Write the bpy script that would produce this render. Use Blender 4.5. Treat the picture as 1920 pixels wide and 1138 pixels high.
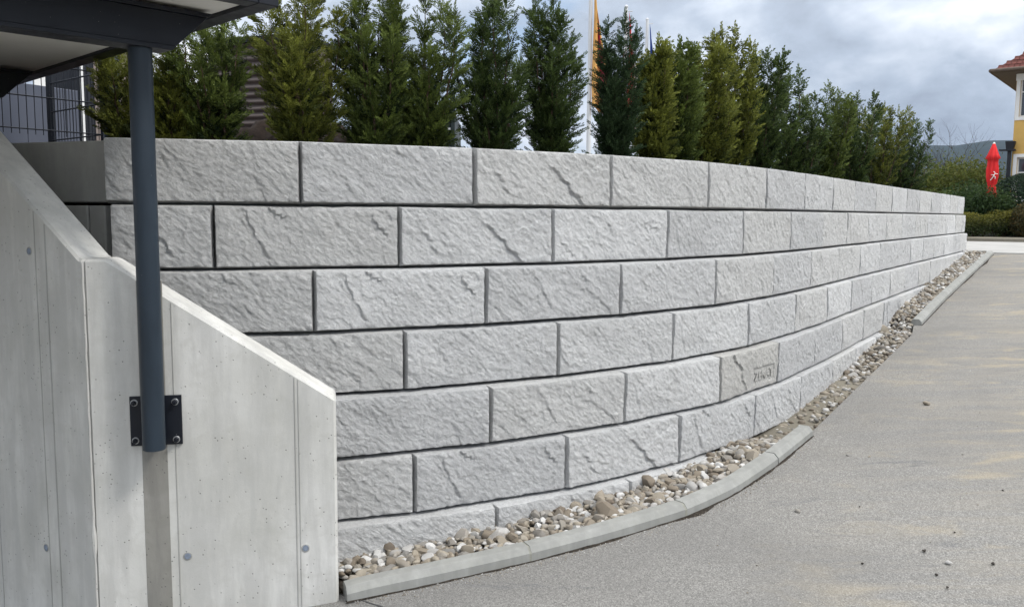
import bpy, bmesh, math, random
import numpy as np
from mathutils import Vector, Matrix, noise

# ------------------------------------------------------------------ start
for o in list(bpy.data.objects):
    bpy.data.objects.remove(o)
scene = bpy.context.scene
COL = scene.collection
R = math.radians
random.seed(7)
RNG = np.random.default_rng(7)

# ------------------------------------------------------------------ camera
EYE = 2.45                                   # lens height above the low end of the ramp
F_PX, PITCH, ROLL = 1631.13, 0.10239, 0.006435
cd = bpy.data.cameras.new('camera')
cam = bpy.data.objects.new('camera', cd)
COL.objects.link(cam)
cd.sensor_width = 36.0
cd.lens = F_PX / 1920 * 36.0
cd.clip_start, cd.clip_end = 0.05, 20000
_c, _s, _cr, _sr = math.cos(PITCH), math.sin(PITCH), math.cos(ROLL), math.sin(ROLL)
right0, up0, fwd = Vector((1, 0, 0)), Vector((0, _s, _c)), Vector((0, _c, -_s))
rc = right0 * _cr + up0 * _sr
uc = -right0 * _sr + up0 * _cr
m = Matrix((rc, uc, -fwd)).transposed().to_4x4()
m.translation = (0, 0, EYE)
cam.matrix_world = m
scene.camera = cam

# ------------------------------------------------------------------ sky, sun, exposure
SUN_AZ = Vector((0.82, -0.36, 0)).normalized()      # towards the sun, seen from above
SUN_EL = R(48)
SKY_A, SKY_B = (5.2, 0.9, 4.0), (2.2, 9.9, 4.0)      # where the cloud pattern lies
world = bpy.data.worlds.new('World')
scene.world = world
world.use_nodes = True
wn = world.node_tree
wn.nodes.clear()


def wnode(t, **k):
    n_ = wn.nodes.new(t)
    for a, b in k.items():
        setattr(n_, a, b)
    return n_


w_out = wnode('ShaderNodeOutputWorld')
w_bg = wnode('ShaderNodeBackground')
w_sky = wnode('ShaderNodeTexSky', sky_type='NISHITA')
w_sky.sun_disc = False
w_sky.sun_elevation = SUN_EL
w_sky.sun_rotation = math.atan2(SUN_AZ.x, SUN_AZ.y)
w_sky.altitude = 600
w_skyv = wnode('ShaderNodeVectorMath', operation='SCALE')
w_skyv.inputs['Scale'].default_value = 0.105
wn.links.new(w_sky.outputs[0], w_skyv.inputs[0])
w_tc = wnode('ShaderNodeTexCoord')
w_sep = wnode('ShaderNodeSeparateXYZ')
wn.links.new(w_tc.outputs['Generated'], w_sep.inputs[0])


def wmath(op, a, b=None, clamp=False):
    n_ = wnode('ShaderNodeMath', operation=op)
    n_.use_clamp = clamp
    for i, v in enumerate((a, b)):
        if v is None:
            continue
        if isinstance(v, (int, float)):
            n_.inputs[i].default_value = v
        else:
            wn.links.new(v, n_.inputs[i])
    return n_.outputs[0]


zz = wmath('MAXIMUM', w_sep.outputs['Z'], 0.0)
w_cmb = wnode('ShaderNodeMapping')
w_cmb.inputs['Scale'].default_value = (1.0, 1.0, 1.9)
wn.links.new(w_tc.outputs['Generated'], w_cmb.inputs[0])


def wnoise(scale, detail, rough, dist=0.0, off=(0, 0, 0)):
    mp = wnode('ShaderNodeMapping')
    mp.inputs['Location'].default_value = off
    wn.links.new(w_cmb.outputs[0], mp.inputs[0])
    n_ = wnode('ShaderNodeTexNoise')
    n_.inputs['Scale'].default_value = scale
    n_.inputs['Detail'].default_value = detail
    n_.inputs['Roughness'].default_value = rough
    n_.inputs['Distortion'].default_value = dist
    wn.links.new(mp.outputs[0], n_.inputs[0])
    return n_.outputs[0]


n_big = wnoise(4.4, 10, 0.56, 0.18, SKY_A)
n_gap = wnoise(2.9, 7, 0.55, 0.3, SKY_B)
ramp = wnode('ShaderNodeValToRGB')
wn.links.new(n_big, ramp.inputs[0])
els = ramp.color_ramp.elements
els[0].position, els[0].color = 0.34, (0.235, 0.29, 0.385, 1)
els[1].position, els[1].color = 0.67, (1.0, 1.01, 1.03, 1)
e_ = els.new(0.46)
e_.color = (0.385, 0.465, 0.59, 1)
e_ = els.new(0.57)
e_.color = (0.64, 0.715, 0.83, 1)
# overcast skies are brighter and whiter towards the zenith
zen = wmath('ADD', wmath('MULTIPLY', zz, wmath('ADD', wmath('MULTIPLY', zz, 2.0), 0.75)), 0.64)
w_neu = wnode('ShaderNodeMix', data_type='RGBA')
wn.links.new(wmath('MULTIPLY', zz, 0.9, True), w_neu.inputs['Factor'])
wn.links.new(ramp.outputs[0], w_neu.inputs['A'])
w_neu.inputs['B'].default_value = (0.60, 0.59, 0.575, 1)
w_cl = wnode('ShaderNodeVectorMath', operation='SCALE')
wn.links.new(w_neu.outputs['Result'], w_cl.inputs[0])
wn.links.new(zen, w_cl.inputs['Scale'])
gap = wnode('ShaderNodeValToRGB')
gap.color_ramp.elements[0].position = 0.60
gap.color_ramp.elements[1].position = 0.72
wn.links.new(n_gap, gap.inputs[0])
gapf = wmath('MULTIPLY', gap.outputs[0], wmath('MULTIPLY', zz, 5.0, True))
w_mix = wnode('ShaderNodeMix', data_type='RGBA')
wn.links.new(gapf, w_mix.inputs['Factor'])
wn.links.new(w_cl.outputs[0], w_mix.inputs['A'])
wn.links.new(w_skyv.outputs[0], w_mix.inputs['B'])
wn.links.new(w_mix.outputs['Result'], w_bg.inputs['Color'])
w_bg.inputs['Strength'].default_value = 1.0
wn.links.new(w_bg.outputs[0], w_out.inputs[0])

sd = bpy.data.lights.new('sun', 'SUN')
sd.energy = 1.5
sd.angle = R(12)
sd.color = (1.0, 0.96, 0.90)
sun = bpy.data.objects.new('sun', sd)
COL.objects.link(sun)
sdir = SUN_AZ * math.cos(SUN_EL) + Vector((0, 0, math.sin(SUN_EL)))
sun.rotation_euler = sdir.to_track_quat('Z', 'Y').to_euler()
sun.location = (8, -4, 14)

vs = scene.view_settings
vs.view_transform = 'Standard'
vs.look = 'None'
vs.gamma = 1.0
vs.exposure = 0.64
vs.use_curve_mapping = False

# ------------------------------------------------------------------ picture maths
def ray(px, py):
    X, Y = px - 960.0, py - 569.0
    x = _cr * X + _sr * Y
    y = -_sr * X + _cr * Y
    d = Vector((x, F_PX * _c - y * _s, -F_PX * _s - y * _c))
    return d / d.y


def at(px, py, depth):
    """point on the line of sight of a pixel at that distance along +Y"""
    r = ray(px, py) * depth
    return Vector((r.x, r.y, r.z + EYE))


def at_z(px, py, z):
    r = ray(px, py)
    t = (z - EYE) / r.z
    return Vector((r.x * t, t, z))


# ------------------------------------------------------------------ materials
def newmat(name):
    mt = bpy.data.materials.new(name)
    mt.use_nodes = True
    nt = mt.node_tree
    return mt, nt, nt.nodes['Principled BSDF']


class NT:
    """small helper to write node trees"""
    def __init__(self, name, rough=0.8, spec=0.3):
        self.m, self.t, self.b = newmat(name)
        self.b.inputs['Roughness'].default_value = rough
        self.b.inputs['Specular IOR Level'].default_value = spec

    def n(self, t, **k):
        x = self.t.nodes.new(t)
        for a, b in k.items():
            setattr(x, a, b)
        return x

    def l(self, a, b):
        self.t.links.new(a, b)

    def coord(self, kind='Object', scale=(1, 1, 1), rot=(0, 0, 0), jitter=False):
        tc = self.n('ShaderNodeTexCoord')
        src = tc.outputs[kind]
        if kind == 'World':
            pass
        if jitter:
            oi = self.n('ShaderNodeObjectInfo')
            mu = self.n('ShaderNodeVectorMath', operation='SCALE')
            mu.inputs[0].default_value = (37.0, 11.0, 23.0)
            self.l(oi.outputs['Random'], mu.inputs['Scale'])
            ad = self.n('ShaderNodeVectorMath', operation='ADD')
            self.l(src, ad.inputs[0])
            self.l(mu.outputs[0], ad.inputs[1])
            src = ad.outputs[0]
        mp = self.n('ShaderNodeMapping')
        mp.inputs['Scale'].default_value = scale
        mp.inputs['Rotation'].default_value = rot
        self.l(src, mp.inputs[0])
        return mp.outputs[0]

    def pos(self, scale=(1, 1, 1), rot=(0, 0, 0)):
        g = self.n('ShaderNodeNewGeometry')
        mp = self.n('ShaderNodeMapping')
        mp.inputs['Scale'].default_value = scale
        mp.inputs['Rotation'].default_value = rot
        self.l(g.outputs['Position'], mp.inputs[0])
        return mp.outputs[0]

    def noise(self, vec, scale, detail=4, rough=0.55, dist=0.0):
        x = self.n('ShaderNodeTexNoise')
        x.inputs['Scale'].default_value = scale
        x.inputs['Detail'].default_value = detail
        x.inputs['Roughness'].default_value = rough
        x.inputs['Distortion'].default_value = dist
        if vec is not None:
            self.l(vec, x.inputs['Vector'])
        return x.outputs[0]

    def voro(self, vec, scale, feature='F1', rnd=1.0):
        x = self.n('ShaderNodeTexVoronoi', feature=feature)
        x.inputs['Scale'].default_value = scale
        x.inputs['Randomness'].default_value = rnd
        if vec is not None:
            self.l(vec, x.inputs['Vector'])
        return x

    def ramp(self, fac, stops, interp='LINEAR'):
        x = self.n('ShaderNodeValToRGB')
        x.color_ramp.interpolation = interp
        el = x.color_ramp.elements
        while len(el) < len(stops):
            el.new(0.5)
        for e, (p, c) in zip(el, stops):
            e.position = p
            e.color = (c, c, c, 1) if isinstance(c, (int, float)) else (*c, 1)
        self.l(fac, x.inputs[0])
        return x.outputs[0]

    def mix(self, fac, a, b, blend='MIX'):
        x = self.n('ShaderNodeMix', data_type='RGBA', blend_type=blend)
        for key, v in (('Factor', fac), ('A', a), ('B', b)):
            s = x.inputs[key]
            if isinstance(v, (int, float)):
                s.default_value = v if key == 'Factor' else (v, v, v, 1)
            elif isinstance(v, tuple):
                s.default_value = (*v, 1)
            else:
                self.l(v, s)
        return x.outputs['Result']

    def math(self, op, a, b=None, clamp=False):
        x = self.n('ShaderNodeMath', operation=op)
        x.use_clamp = clamp
        for i, v in enumerate((a, b)):
            if v is None:
                continue
            if isinstance(v, (int, float)):
                x.inputs[i].default_value = v
            else:
                self.l(v, x.inputs[i])
        return x.outputs[0]

    def color(self, c):
        if isinstance(c, tuple):
            self.b.inputs['Base Color'].default_value = (*c, 1)
        else:
            self.l(c, self.b.inputs['Base Color'])

    def bump(self, h, strength=0.5, dist=0.01, prev=None):
        x = self.n('ShaderNodeBump')
        x.inputs['Strength'].default_value = strength
        x.inputs['Distance'].default_value = dist
        self.l(h, x.inputs['Height'])
        if prev is not None:
            self.l(prev, x.inputs['Normal'])
        self.l(x.outputs[0], self.b.inputs['Normal'])
        return x.outputs[0]


def m_block(name, tone, warm):
    k = NT(name, 0.92, 0.15)
    v = k.coord('Object', jitter=True)

    def grain(stretch, ang):
        src = k.coord('Object', jitter=True)
        mp = k.n('ShaderNodeMapping', vector_type='TEXTURE')
        mp.inputs['Rotation'].default_value = (0, R(ang), 0)
        mp.inputs['Scale'].default_value = (stretch, 1, 1)
        k.l(src, mp.inputs[0])
        return mp.outputs[0]
    gd = grain(2.6, 40)
    big = k.noise(v, 2.2, 4, 0.6)
    mid = k.noise(gd, 22, 5, 0.62, 0.8)
    fine = k.noise(gd, 70, 6, 0.80, 0.7)
    grit = k.noise(v, 210, 3, 0.7)
    base = k.ramp(big, [(0.3, tuple(tone * c for c in warm)), (0.7, tuple(min(1, tone * 1.14) * c for c in warm))])
    col = k.mix(k.math('MULTIPLY', k.ramp(fine, [(0.36, 1.0), (0.58, 0.0)]), 0.62), base, (tone * 0.60, tone * 0.61, tone * 0.62))  # low spots of the grain painted darker, imitating shade in the pits
    col = k.mix(k.math('MULTIPLY', k.ramp(grit, [(0.40, 1.0), (0.58, 0.0)]), 0.35), col, (tone * 0.66, tone * 0.67, tone * 0.68))
    oi = k.n('ShaderNodeObjectInfo')
    vari = k.ramp(oi.outputs['Random'], [(0, (0.86, 0.86, 0.86)), (0.35, (0.99, 0.99, 0.985)), (0.6, (0.93, 0.922, 0.90)), (1, (1.06, 1.06, 1.055))])
    col = k.mix(1.0, col, vari, 'MULTIPLY')
    # faint weather stains
    st = k.noise(k.coord('Object', scale=(3, 3, 0.9), jitter=True), 2.4, 4, 0.6)
    col = k.mix(k.math('MULTIPLY', k.ramp(st, [(0.58, 0.0), (0.75, 1.0)]), 0.22), col, (0.36, 0.35, 0.33))
    k.color(col)
    b1 = k.bump(mid, 0.4, 0.016)
    b2 = k.bump(fine, 1.0, 0.022, b1)
    k.bump(grit, 0.8, 0.005, b2)
    return k.m


def m_concrete(name, c, streak=0.25, hole=True):
    k = NT(name, 0.85, 0.25)
    v = k.coord('Object')
    g1 = k.noise(v, 1.6, 6, 0.6, 0.4)
    g2 = k.noise(k.coord('Object', scale=(6, 6, 0.8)), 1.5, 5, 0.65)
    g3 = k.noise(v, 9, 6, 0.6, 1.2)
    base = k.ramp(g1, [(0.3, tuple(x * f_ for x, f_ in zip(c, (0.80, 0.80, 0.77)))), (0.68, tuple(min(1, x * 1.10) for x in c))])
    base = k.mix(k.math('MULTIPLY', k.ramp(g2, [(0.42, 1.0), (0.6, 0.0)]), streak), base, tuple(x * 0.66 for x in c))
    base = k.mix(k.math('MULTIPLY', k.ramp(g3, [(0.48, 0.0), (0.70, 1.0)]), 0.40), base, tuple(x * 0.74 for x in (c[0], c[1] * 0.99, c[2] * 0.95)))
    h = g3
    if hole:
        vo = k.voro(v, 34, 'F1', 1.0)
        pick = k.ramp(k.noise(v, 9, 3, 0.5), [(0.46, 0.0), (0.54, 1.0)])
        dots = k.ramp(vo.outputs['Distance'], [(0.09, 1.0), (0.16, 0.0)])
        dots = k.math('MULTIPLY', dots, pick)
        base = k.mix(k.math('MULTIPLY', dots, 0.75), base, (0.10, 0.10, 0.095))
        h = k.math('SUBTRACT', k.math('MULTIPLY', g3, 0.5), dots)
    fine = k.noise(v, 120, 3, 0.6)
    base = k.mix(k.math('MULTIPLY', fine, 0.12), base, (0.2, 0.2, 0.19))
    k.color(base)
    b1 = k.bump(h, 0.35, 0.006)
    k.bump(fine, 0.25, 0.002, b1)
    return k.m


def m_simple(name, c, rough=0.7, spec=0.3, var=0.12, scale=8.0, metal=0.0, bump=0.0, bscale=60):
    k = NT(name, rough, spec)
    v = k.coord('Object')
    n_ = k.noise(v, scale, 5, 0.6)
    k.color(k.ramp(n_, [(0.3, tuple(x * (1 - var) for x in c)), (0.7, tuple(min(1, x * (1 + var)) for x in c))]))
    k.b.inputs['Metallic'].default_value = metal
    if bump:
        k.bump(k.noise(v, bscale, 4, 0.6), bump, 0.004)
    return k.m


def m_painted_steel(name, c):
    k = NT(name, 0.34, 0.35)
    v = k.coord('Object')
    d = k.noise(k.coord('Object', scale=(1, 1, 0.25)), 9, 6, 0.65)
    sp = k.voro(v, 34)
    specks = k.math('MULTIPLY', k.ramp(sp.outputs['Distance'], [(0.03, 1.0), (0.06, 0.0)]), k.ramp(k.noise(v, 6), [(0.55, 0.0), (0.62, 1.0)]))
    col = k.ramp(d, [(0.35, tuple(x * 0.88 for x in c)), (0.75, tuple(x * 1.25 for x in c))])
    k.color(k.mix(k.math('MULTIPLY', specks, 0.7), col, (0.45, 0.46, 0.45)))
    k.l(k.ramp(d, [(0.3, 0.32), (0.7, 0.52)]), k.b.inputs['Roughness'])
    return k.m


def m_asphalt():
    k = NT('asphalt', 0.9, 0.2)
    p = k.pos()
    v = k.voro(p, 150)
    f1 = k.noise(p, 160, 3, 0.7)
    col = k.ramp(v.outputs['Color'], [(0.1, (0.125, 0.122, 0.114)), (0.55, (0.20, 0.195, 0.184)), (0.92, (0.30, 0.292, 0.276))])
    # pale chips of aggregate
    chips = k.voro(p, 60)
    cf = k.math('MULTIPLY', k.ramp(chips.outputs['Distance'], [(0.13, 1.0), (0.2, 0.0)]), k.ramp(k.noise(p, 19, 2), [(0.52, 0.0), (0.58, 1.0)]))
    col = k.mix(k.math('MULTIPLY', cf, 0.5), col, (0.46, 0.45, 0.42))
    # wide patches
    big = k.noise(p, 0.55, 5, 0.6, 0.5)
    col = k.mix(k.ramp(big, [(0.35, 0.5), (0.62, 0.0)]), col, (0.125, 0.123, 0.12))
    # dust swept across the ramp, thicker towards the right and the top
    sw = k.noise(k.pos(scale=(1.5, 1.5, 1), rot=(0, 0, R(56))), 1.0, 2)
    cross = k.noise(k.pos(scale=(0.35, 3.2, 1), rot=(0, 0, R(34))), 2.2, 6, 0.65, 0.5)
    g = k.n('ShaderNodeNewGeometry')
    sx = k.n('ShaderNodeSeparateXYZ')
    k.l(g.outputs['Position'], sx.inputs[0])
    # along-ramp and across-ramp coordinates
    cc = k.math('SUBTRACT', k.math('MULTIPLY', sx.outputs['X'], 0.835), k.math('MULTIPLY', sx.outputs['Y'], 0.55))
    tt = k.math('ADD', k.math('MULTIPLY', sx.outputs['X'], 0.55), k.math('MULTIPLY', sx.outputs['Y'], 0.835))
    lane = k.math('ADD', k.math('MULTIPLY', k.math('ADD', cc, 2.3), 0.40), k.math('MULTIPLY', k.math('SUBTRACT', tt, 9.0), 0.05), True)
    dust = k.math('MULTIPLY', k.ramp(cross, [(0.40, 0.0), (0.62, 1.0)]), lane)
    col = k.mix(k.math('MULTIPLY', dust, 0.5), col, (0.27, 0.243, 0.197))
    # yellow clay spots
    cl = k.noise(k.pos(scale=(0.8, 1.9, 1), rot=(0, 0, R(34))), 1.7, 5, 0.6, 0.3)
    clay = k.math('MULTIPLY', k.ramp(cl, [(0.55, 0.0), (0.68, 1.0)]), lane)
    col = k.mix(k.math('MULTIPLY', clay, 0.5), col, (0.40, 0.33, 0.205))
    # rubber marks
    ru = k.noise(k.pos(scale=(0.75, 3.4, 1), rot=(0, 0, R(20))), 1.5, 6, 0.72, 0.7)
    col = k.mix(k.math('MULTIPLY', k.ramp(ru, [(0.60, 0.0), (0.72, 1.0)]), 0.55), col, (0.085, 0.09, 0.10))
    k.color(col)
    b1 = k.bump(v.outputs['Distance'], 0.35, 0.006)
    k.bump(f1, 0.5, 0.003, b1)
    return k.m


def m_stone(name, island):
    k = NT(name, 0.75, 0.3)
    if island:
        g = k.n('ShaderNodeNewGeometry')
        rnd = g.outputs['Random Per Island']
        v = k.pos()
    else:
        oi = k.n('ShaderNodeObjectInfo')
        rnd = oi.outputs['Random']
        v = k.coord('Object', jitter=True)
    col = k.ramp(rnd, [(0.0, (0.13, 0.105, 0.08)), (0.16, (0.22, 0.185, 0.14)), (0.33, (0.20, 0.195, 0.185)), (0.5, (0.31, 0.275, 0.22)),
                       (0.66, (0.26, 0.225, 0.175)), (0.82, (0.36, 0.35, 0.335)), (0.94, (0.55, 0.545, 0.53))])
    n1 = k.noise(v, 38, 5, 0.65)
    col = k.mix(k.math('MULTIPLY', k.ramp(n1, [(0.4, 0.0), (0.7, 1.0)]), 0.4), col, (0.17, 0.15, 0.125))
    k.color(col)
    k.bump(k.noise(v, 90, 4, 0.6), 0.4, 0.004)
    return k.m


def m_leaf(name, trans=0.25, rough=0.55):
    """colour comes from the leaves' own tint stored with the leaves"""
    mt = bpy.data.materials.new(name)
    mt.use_nodes = True
    nt = mt.node_tree
    nt.nodes.clear()
    out = nt.nodes.new('ShaderNodeOutputMaterial')
    at_ = nt.nodes.new('ShaderNodeAttribute')
    at_.attribute_name = 'tint'
    p = nt.nodes.new('ShaderNodeBsdfPrincipled')
    p.inputs['Roughness'].default_value = rough
    p.inputs['Specular IOR Level'].default_value = 0.14
    tr = nt.nodes.new('ShaderNodeBsdfTranslucent')
    hs = nt.nodes.new('ShaderNodeHueSaturation')
    hs.inputs['Value'].default_value = 1.5
    nt.links.new(at_.outputs['Color'], hs.inputs['Color'])
    mx = nt.nodes.new('ShaderNodeMixShader')
    mx.inputs[0].default_value = trans
    nt.links.new(at_.outputs['Color'], p.inputs['Base Color'])
    nt.links.new(hs.outputs[0], tr.inputs['Color'])
    nt.links.new(p.outputs[0], mx.inputs[1])
    nt.links.new(tr.outputs[0], mx.inputs[2])
    nt.links.new(mx.outputs[0], out.inputs[0])
    return mt


MAT = {}
MAT['block'] = m_block('rock_faced_concrete', 0.69, (0.995, 1.0, 1.0))
MAT['block_warm'] = m_block('rock_faced_concrete_warm', 0.60, (1.0, 0.985, 0.94))
MAT['conc'] = m_concrete('cast_concrete', (0.59, 0.585, 0.56), 0.5)
MAT['conc_plain'] = m_concrete('smooth_concrete', (0.40, 0.40, 0.385), 0.35, False)
MAT['kerb'] = m_concrete('kerb_concrete', (0.30, 0.303, 0.290), 0.5, False)
MAT['mortar'] = m_simple('mortar', (0.24, 0.24, 0.21), 0.95, 0.1, 0.2, 30)
MAT['board'] = m_concrete('board_marked_concrete', (0.27, 0.262, 0.24), 0.7, True)
MAT['seam'] = m_concrete('formwork_seam', (0.40, 0.40, 0.38), 0.4, False)
MAT['plug'] = m_simple('plug_fibre', (0.20, 0.235, 0.29), 0.7, 0.2, 0.2, 60)
MAT['steel'] = m_painted_steel('anthracite_paint', (0.017, 0.027, 0.039))
MAT['steel_dark'] = m_painted_steel('dark_paint', (0.0055, 0.0075, 0.013))
MAT['zinc'] = m_simple('zinc', (0.42, 0.43, 0.44), 0.4, 0.5, 0.15, 40, 0.8)
MAT['soffit'] = m_simple('soffit_board', (0.68, 0.67, 0.63), 0.75, 0.2, 0.05, 3)
MAT['asphalt'] = m_asphalt()
MAT['soil'] = m_simple('soil', (0.020, 0.014, 0.011), 0.98, 0.1, 0.5, 22, 0, 1.0, 45)
MAT['earth'] = m_simple('stony_earth', (0.034, 0.029, 0.024), 0.98, 0.1, 0.6, 45, 0, 1.0, 60)
MAT['street'] = m_simple('street_concrete', (0.34, 0.335, 0.32), 0.9, 0.2, 0.14, 1.2, 0, 0.3, 40)
MAT['ground'] = m_simple('dry_ground', (0.17, 0.155, 0.125), 0.95, 0.1, 0.25, 0.6, 0, 0.5, 12)
MAT['pebble'] = m_stone('river_pebble', False)
MAT['gravel'] = m_stone('river_gravel', True)
MAT['leaf'] = m_leaf('yew_needles', 0.15, 0.6)
MAT['leaf2'] = m_leaf('broad_leaves', 0.35, 0.5)
MAT['bark'] = m_simple('bark', (0.075, 0.052, 0.038), 0.95, 0.1, 0.4, 30, 0, 0.6, 40)
MAT['plaster'] = m_simple('yellow_plaster', (0.62, 0.40, 0.13), 0.9, 0.1, 0.06, 2, 0, 0.2, 90)
MAT['white'] = m_simple('white_paint', (0.78, 0.78, 0.76), 0.6, 0.3, 0.04, 4)
MAT['tile'] = m_simple('clay_tile', (0.105, 0.040, 0.034), 0.9, 0.1, 0.5, 2.5)
MAT['wood'] = m_simple('brown_eave', (0.10, 0.075, 0.058), 0.7, 0.3, 0.2, 6)
MAT['red'] = m_simple('red_canvas', (0.62, 0.028, 0.030), 0.75, 0.2, 0.12, 5)
MAT['brown_metal'] = m_simple('brown_cladding', (0.082, 0.062, 0.055), 0.5, 0.4, 0.08, 2)
MAT['grey_metal'] = m_simple('grey_blue_panel', (0.085, 0.095, 0.125), 0.5, 0.4, 0.08, 1.5)
MAT['taupe'] = m_simple('taupe_render', (0.24, 0.20, 0.18), 0.85, 0.2, 0.06, 2)
MAT['green_metal'] = m_simple('green_metal', (0.014, 0.024, 0.024), 0.5, 0.4, 0.15, 4)
MAT['dark'] = m_simple('dark_opening', (0.02, 0.022, 0.028), 0.5, 0.3, 0.1, 4)
MAT['pole_white'] = m_simple('flagpole_paint', (0.62, 0.63, 0.64), 0.35, 0.5, 0.04, 4)
MAT['cl_orange'] = m_simple('orange_cloth', (0.72, 0.40, 0.13), 0.9, 0.1, 0.08, 6)
MAT['cl_pink'] = m_simple('crimson_cloth', (0.55, 0.06, 0.13), 0.9, 0.1, 0.1, 6)
MAT['cl_red'] = m_simple('red_cloth', (0.55, 0.05, 0.06), 0.9, 0.1, 0.1, 6)
MAT['cl_white'] = m_simple('white_cloth', (0.72, 0.66, 0.66), 0.9, 0.1, 0.05, 6)
MAT['cl_blue'] = m_simple('blue_cloth', (0.025, 0.055, 0.22), 0.9, 0.1, 0.1, 6)
_k = NT('window_glass', 0.06, 0.8)
_k.color((0.035, 0.045, 0.055))
MAT['glass'] = _k.m
_k = NT('forest_hill', 0.95, 0.1)
_k.color(_k.ramp(_k.noise(_k.coord('Object'), 0.02, 8, 0.65), [(0.35, (0.008, 0.016, 0.022)), (0.7, (0.020, 0.034, 0.034))]))  # bluish dark green, some haze of distance painted into the forest colour
MAT['hill'] = _k.m


# ------------------------------------------------------------------ object helpers
def link(o, parent=None):
    COL.objects.link(o)
    if parent is not None:
        o.parent = parent
    return o


def tag(o, label=None, cat=None, group=None, kind=None):
    if label:
        o['label'] = label
    if cat:
        o['category'] = cat
    if group:
        o['group'] = group
    if kind:
        o['kind'] = kind
    return o


def empty(name, loc, rz=0.0, label=None, cat=None, group=None, kind=None):
    o = bpy.data.objects.new(name, None)
    o.empty_display_size = 0.2
    o.location = loc
    o.rotation_euler = (0, 0, rz)
    link(o)
    return tag(o, label, cat, group, kind)


def np_mesh(name, V, Q, smooth=False):
    """fast mesh from arrays; Q is (n,3) or (n,4)"""
    V = np.asarray(V, dtype=np.float32)
    Q = np.asarray(Q, dtype=np.int32)
    me = bpy.data.meshes.new(name)
    k = Q.shape[1]
    me.vertices.add(len(V))
    me.vertices.foreach_set('co', V.ravel())
    me.loops.add(Q.size)
    me.loops.foreach_set('vertex_index', Q.ravel())
    me.polygons.add(len(Q))
    me.polygons.foreach_set('loop_start', np.arange(0, Q.size, k, dtype=np.int32))
    me.polygons.foreach_set('loop_total', np.full(len(Q), k, dtype=np.int32))
    if smooth:
        me.polygons.foreach_set('use_smooth', np.ones(len(Q), dtype=bool))
    me.update(calc_edges=True)
    return me


class MB:
    """collects shapes into one mesh"""
    def __init__(self):
        self.v, self.f = [], []

    def add(self, vs, fs):
        o = len(self.v)
        self.v += [tuple(p) for p in vs]
        self.f += [tuple(i + o for i in f) for f in fs]
        return self

    def box(self, x0, x1, y0, y1, z0, z1, M=None):
        vs = [Vector((x, y, z)) for z in (z0, z1) for x, y in ((x0, y0), (x1, y0), (x1, y1), (x0, y1))]
        if M is not None:
            vs = [M @ p for p in vs]
        return self.add(vs, [(0, 3, 2, 1), (4, 5, 6, 7), (0, 1, 5, 4), (1, 2, 6, 5), (2, 3, 7, 6), (3, 0, 4, 7)])

    def prism(self, a, b):
        """two matching rings of points -> closed solid"""
        n_ = len(a)
        fs = [(i, (i + 1) % n_, n_ + (i + 1) % n_, n_ + i) for i in range(n_)]
        fs += [tuple(range(n_ - 1, -1, -1)), tuple(range(n_, 2 * n_))]
        return self.add(list(a) + list(b), fs)

    def tube(self, pts, rad, seg=10, cap=True):
        pts = [Vector(p) for p in pts]
        if not hasattr(rad, '__len__'):
            rad = [rad] * len(pts)
        o = len(self.v)
        ref = None
        for i, p in enumerate(pts):
            d = (pts[min(i + 1, len(pts) - 1)] - pts[max(i - 1, 0)]).normalized()
            if ref is None:
                ref = Vector((1, 0, 0)) if abs(d.x) < 0.8 else Vector((0, 1, 0))
            a = d.cross(ref).normalized()
            ref = a.cross(d)
            b = d.cross(a)
            for k in range(seg):
                t = 2 * math.pi * k / seg
                self.v.append(tuple(p + (a * math.cos(t) + b * math.sin(t)) * rad[i]))
        for i in range(len(pts) - 1):
            for k in range(seg):
                k2 = (k + 1) % seg
                self.f.append((o + i * seg + k, o + i * seg + k2, o + (i + 1) * seg + k2, o + (i + 1) * seg + k))
        if cap:
            self.f.append(tuple(o + k for k in range(seg - 1, -1, -1)))
            e = o + (len(pts) - 1) * seg
            self.f.append(tuple(e + k for k in range(seg)))
        return self

    def build(self, name, mat, parent=None, smooth=False, bevel=0.0, seg=1):
        me = bpy.data.meshes.new(name)
        me.from_pydata(self.v, [], self.f)
        bm = bmesh.new()
        bm.from_mesh(me)
        bmesh.ops.recalc_face_normals(bm, faces=bm.faces)
        if bevel:
            es = [e for e in bm.edges if len(e.link_faces) == 2 and e.calc_face_angle(0) > 0.5]
            bmesh.ops.bevel(bm, geom=es, offset=bevel, segments=seg, profile=0.5, affect='EDGES')
        bm.to_mesh(me)
        bm.free()
        if smooth:
            me.polygons.foreach_set('use_smooth', [True] * len(me.polygons))
            me.set_sharp_from_angle(angle=R(40))
        me.materials.append(MAT[mat])
        o = bpy.data.objects.new(name, me)
        return link(o, parent)


def structure(o):
    o['kind'] = 'structure'
    return o


# ------------------------------------------------------------------ the line of the block wall
H_COURSE, L_BLOCK, BATTER = 0.40, 1.1455, 0.045
Z_TOP = 0.44687 + EYE
TH = [0.19148, 0.39178, 0.54294, 0.69633, 0.87274, 0.95115, 0.98174, 0.99177, 0.96734, 0.98231, 0.9769,
      0.97258, 0.97154, 0.97552, 0.97633, 0.97972, 0.99052]
P0 = np.array([-2.45276, 5.26771])
PTS = [P0]
for t_ in TH:
    PTS.append(PTS[-1] + L_BLOCK * np.array([math.cos(t_), math.sin(t_)]))
dense = [P0 - np.array([math.cos(TH[0] - .08), math.sin(TH[0] - .08)]) * t_ for t_ in np.arange(1.5, 0.01, -.05)]
N_EXT = len(dense)
for a_, b_ in zip(PTS[:-1], PTS[1:]):
    dense += [a_ + (b_ - a_) * k / 20 for k in range(20)]
dense += [PTS[-1] + np.array([math.cos(TH[-1]), math.sin(TH[-1])]) * t_ for t_ in np.arange(0, 3.01, .05)]
dense = np.array(dense)
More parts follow.
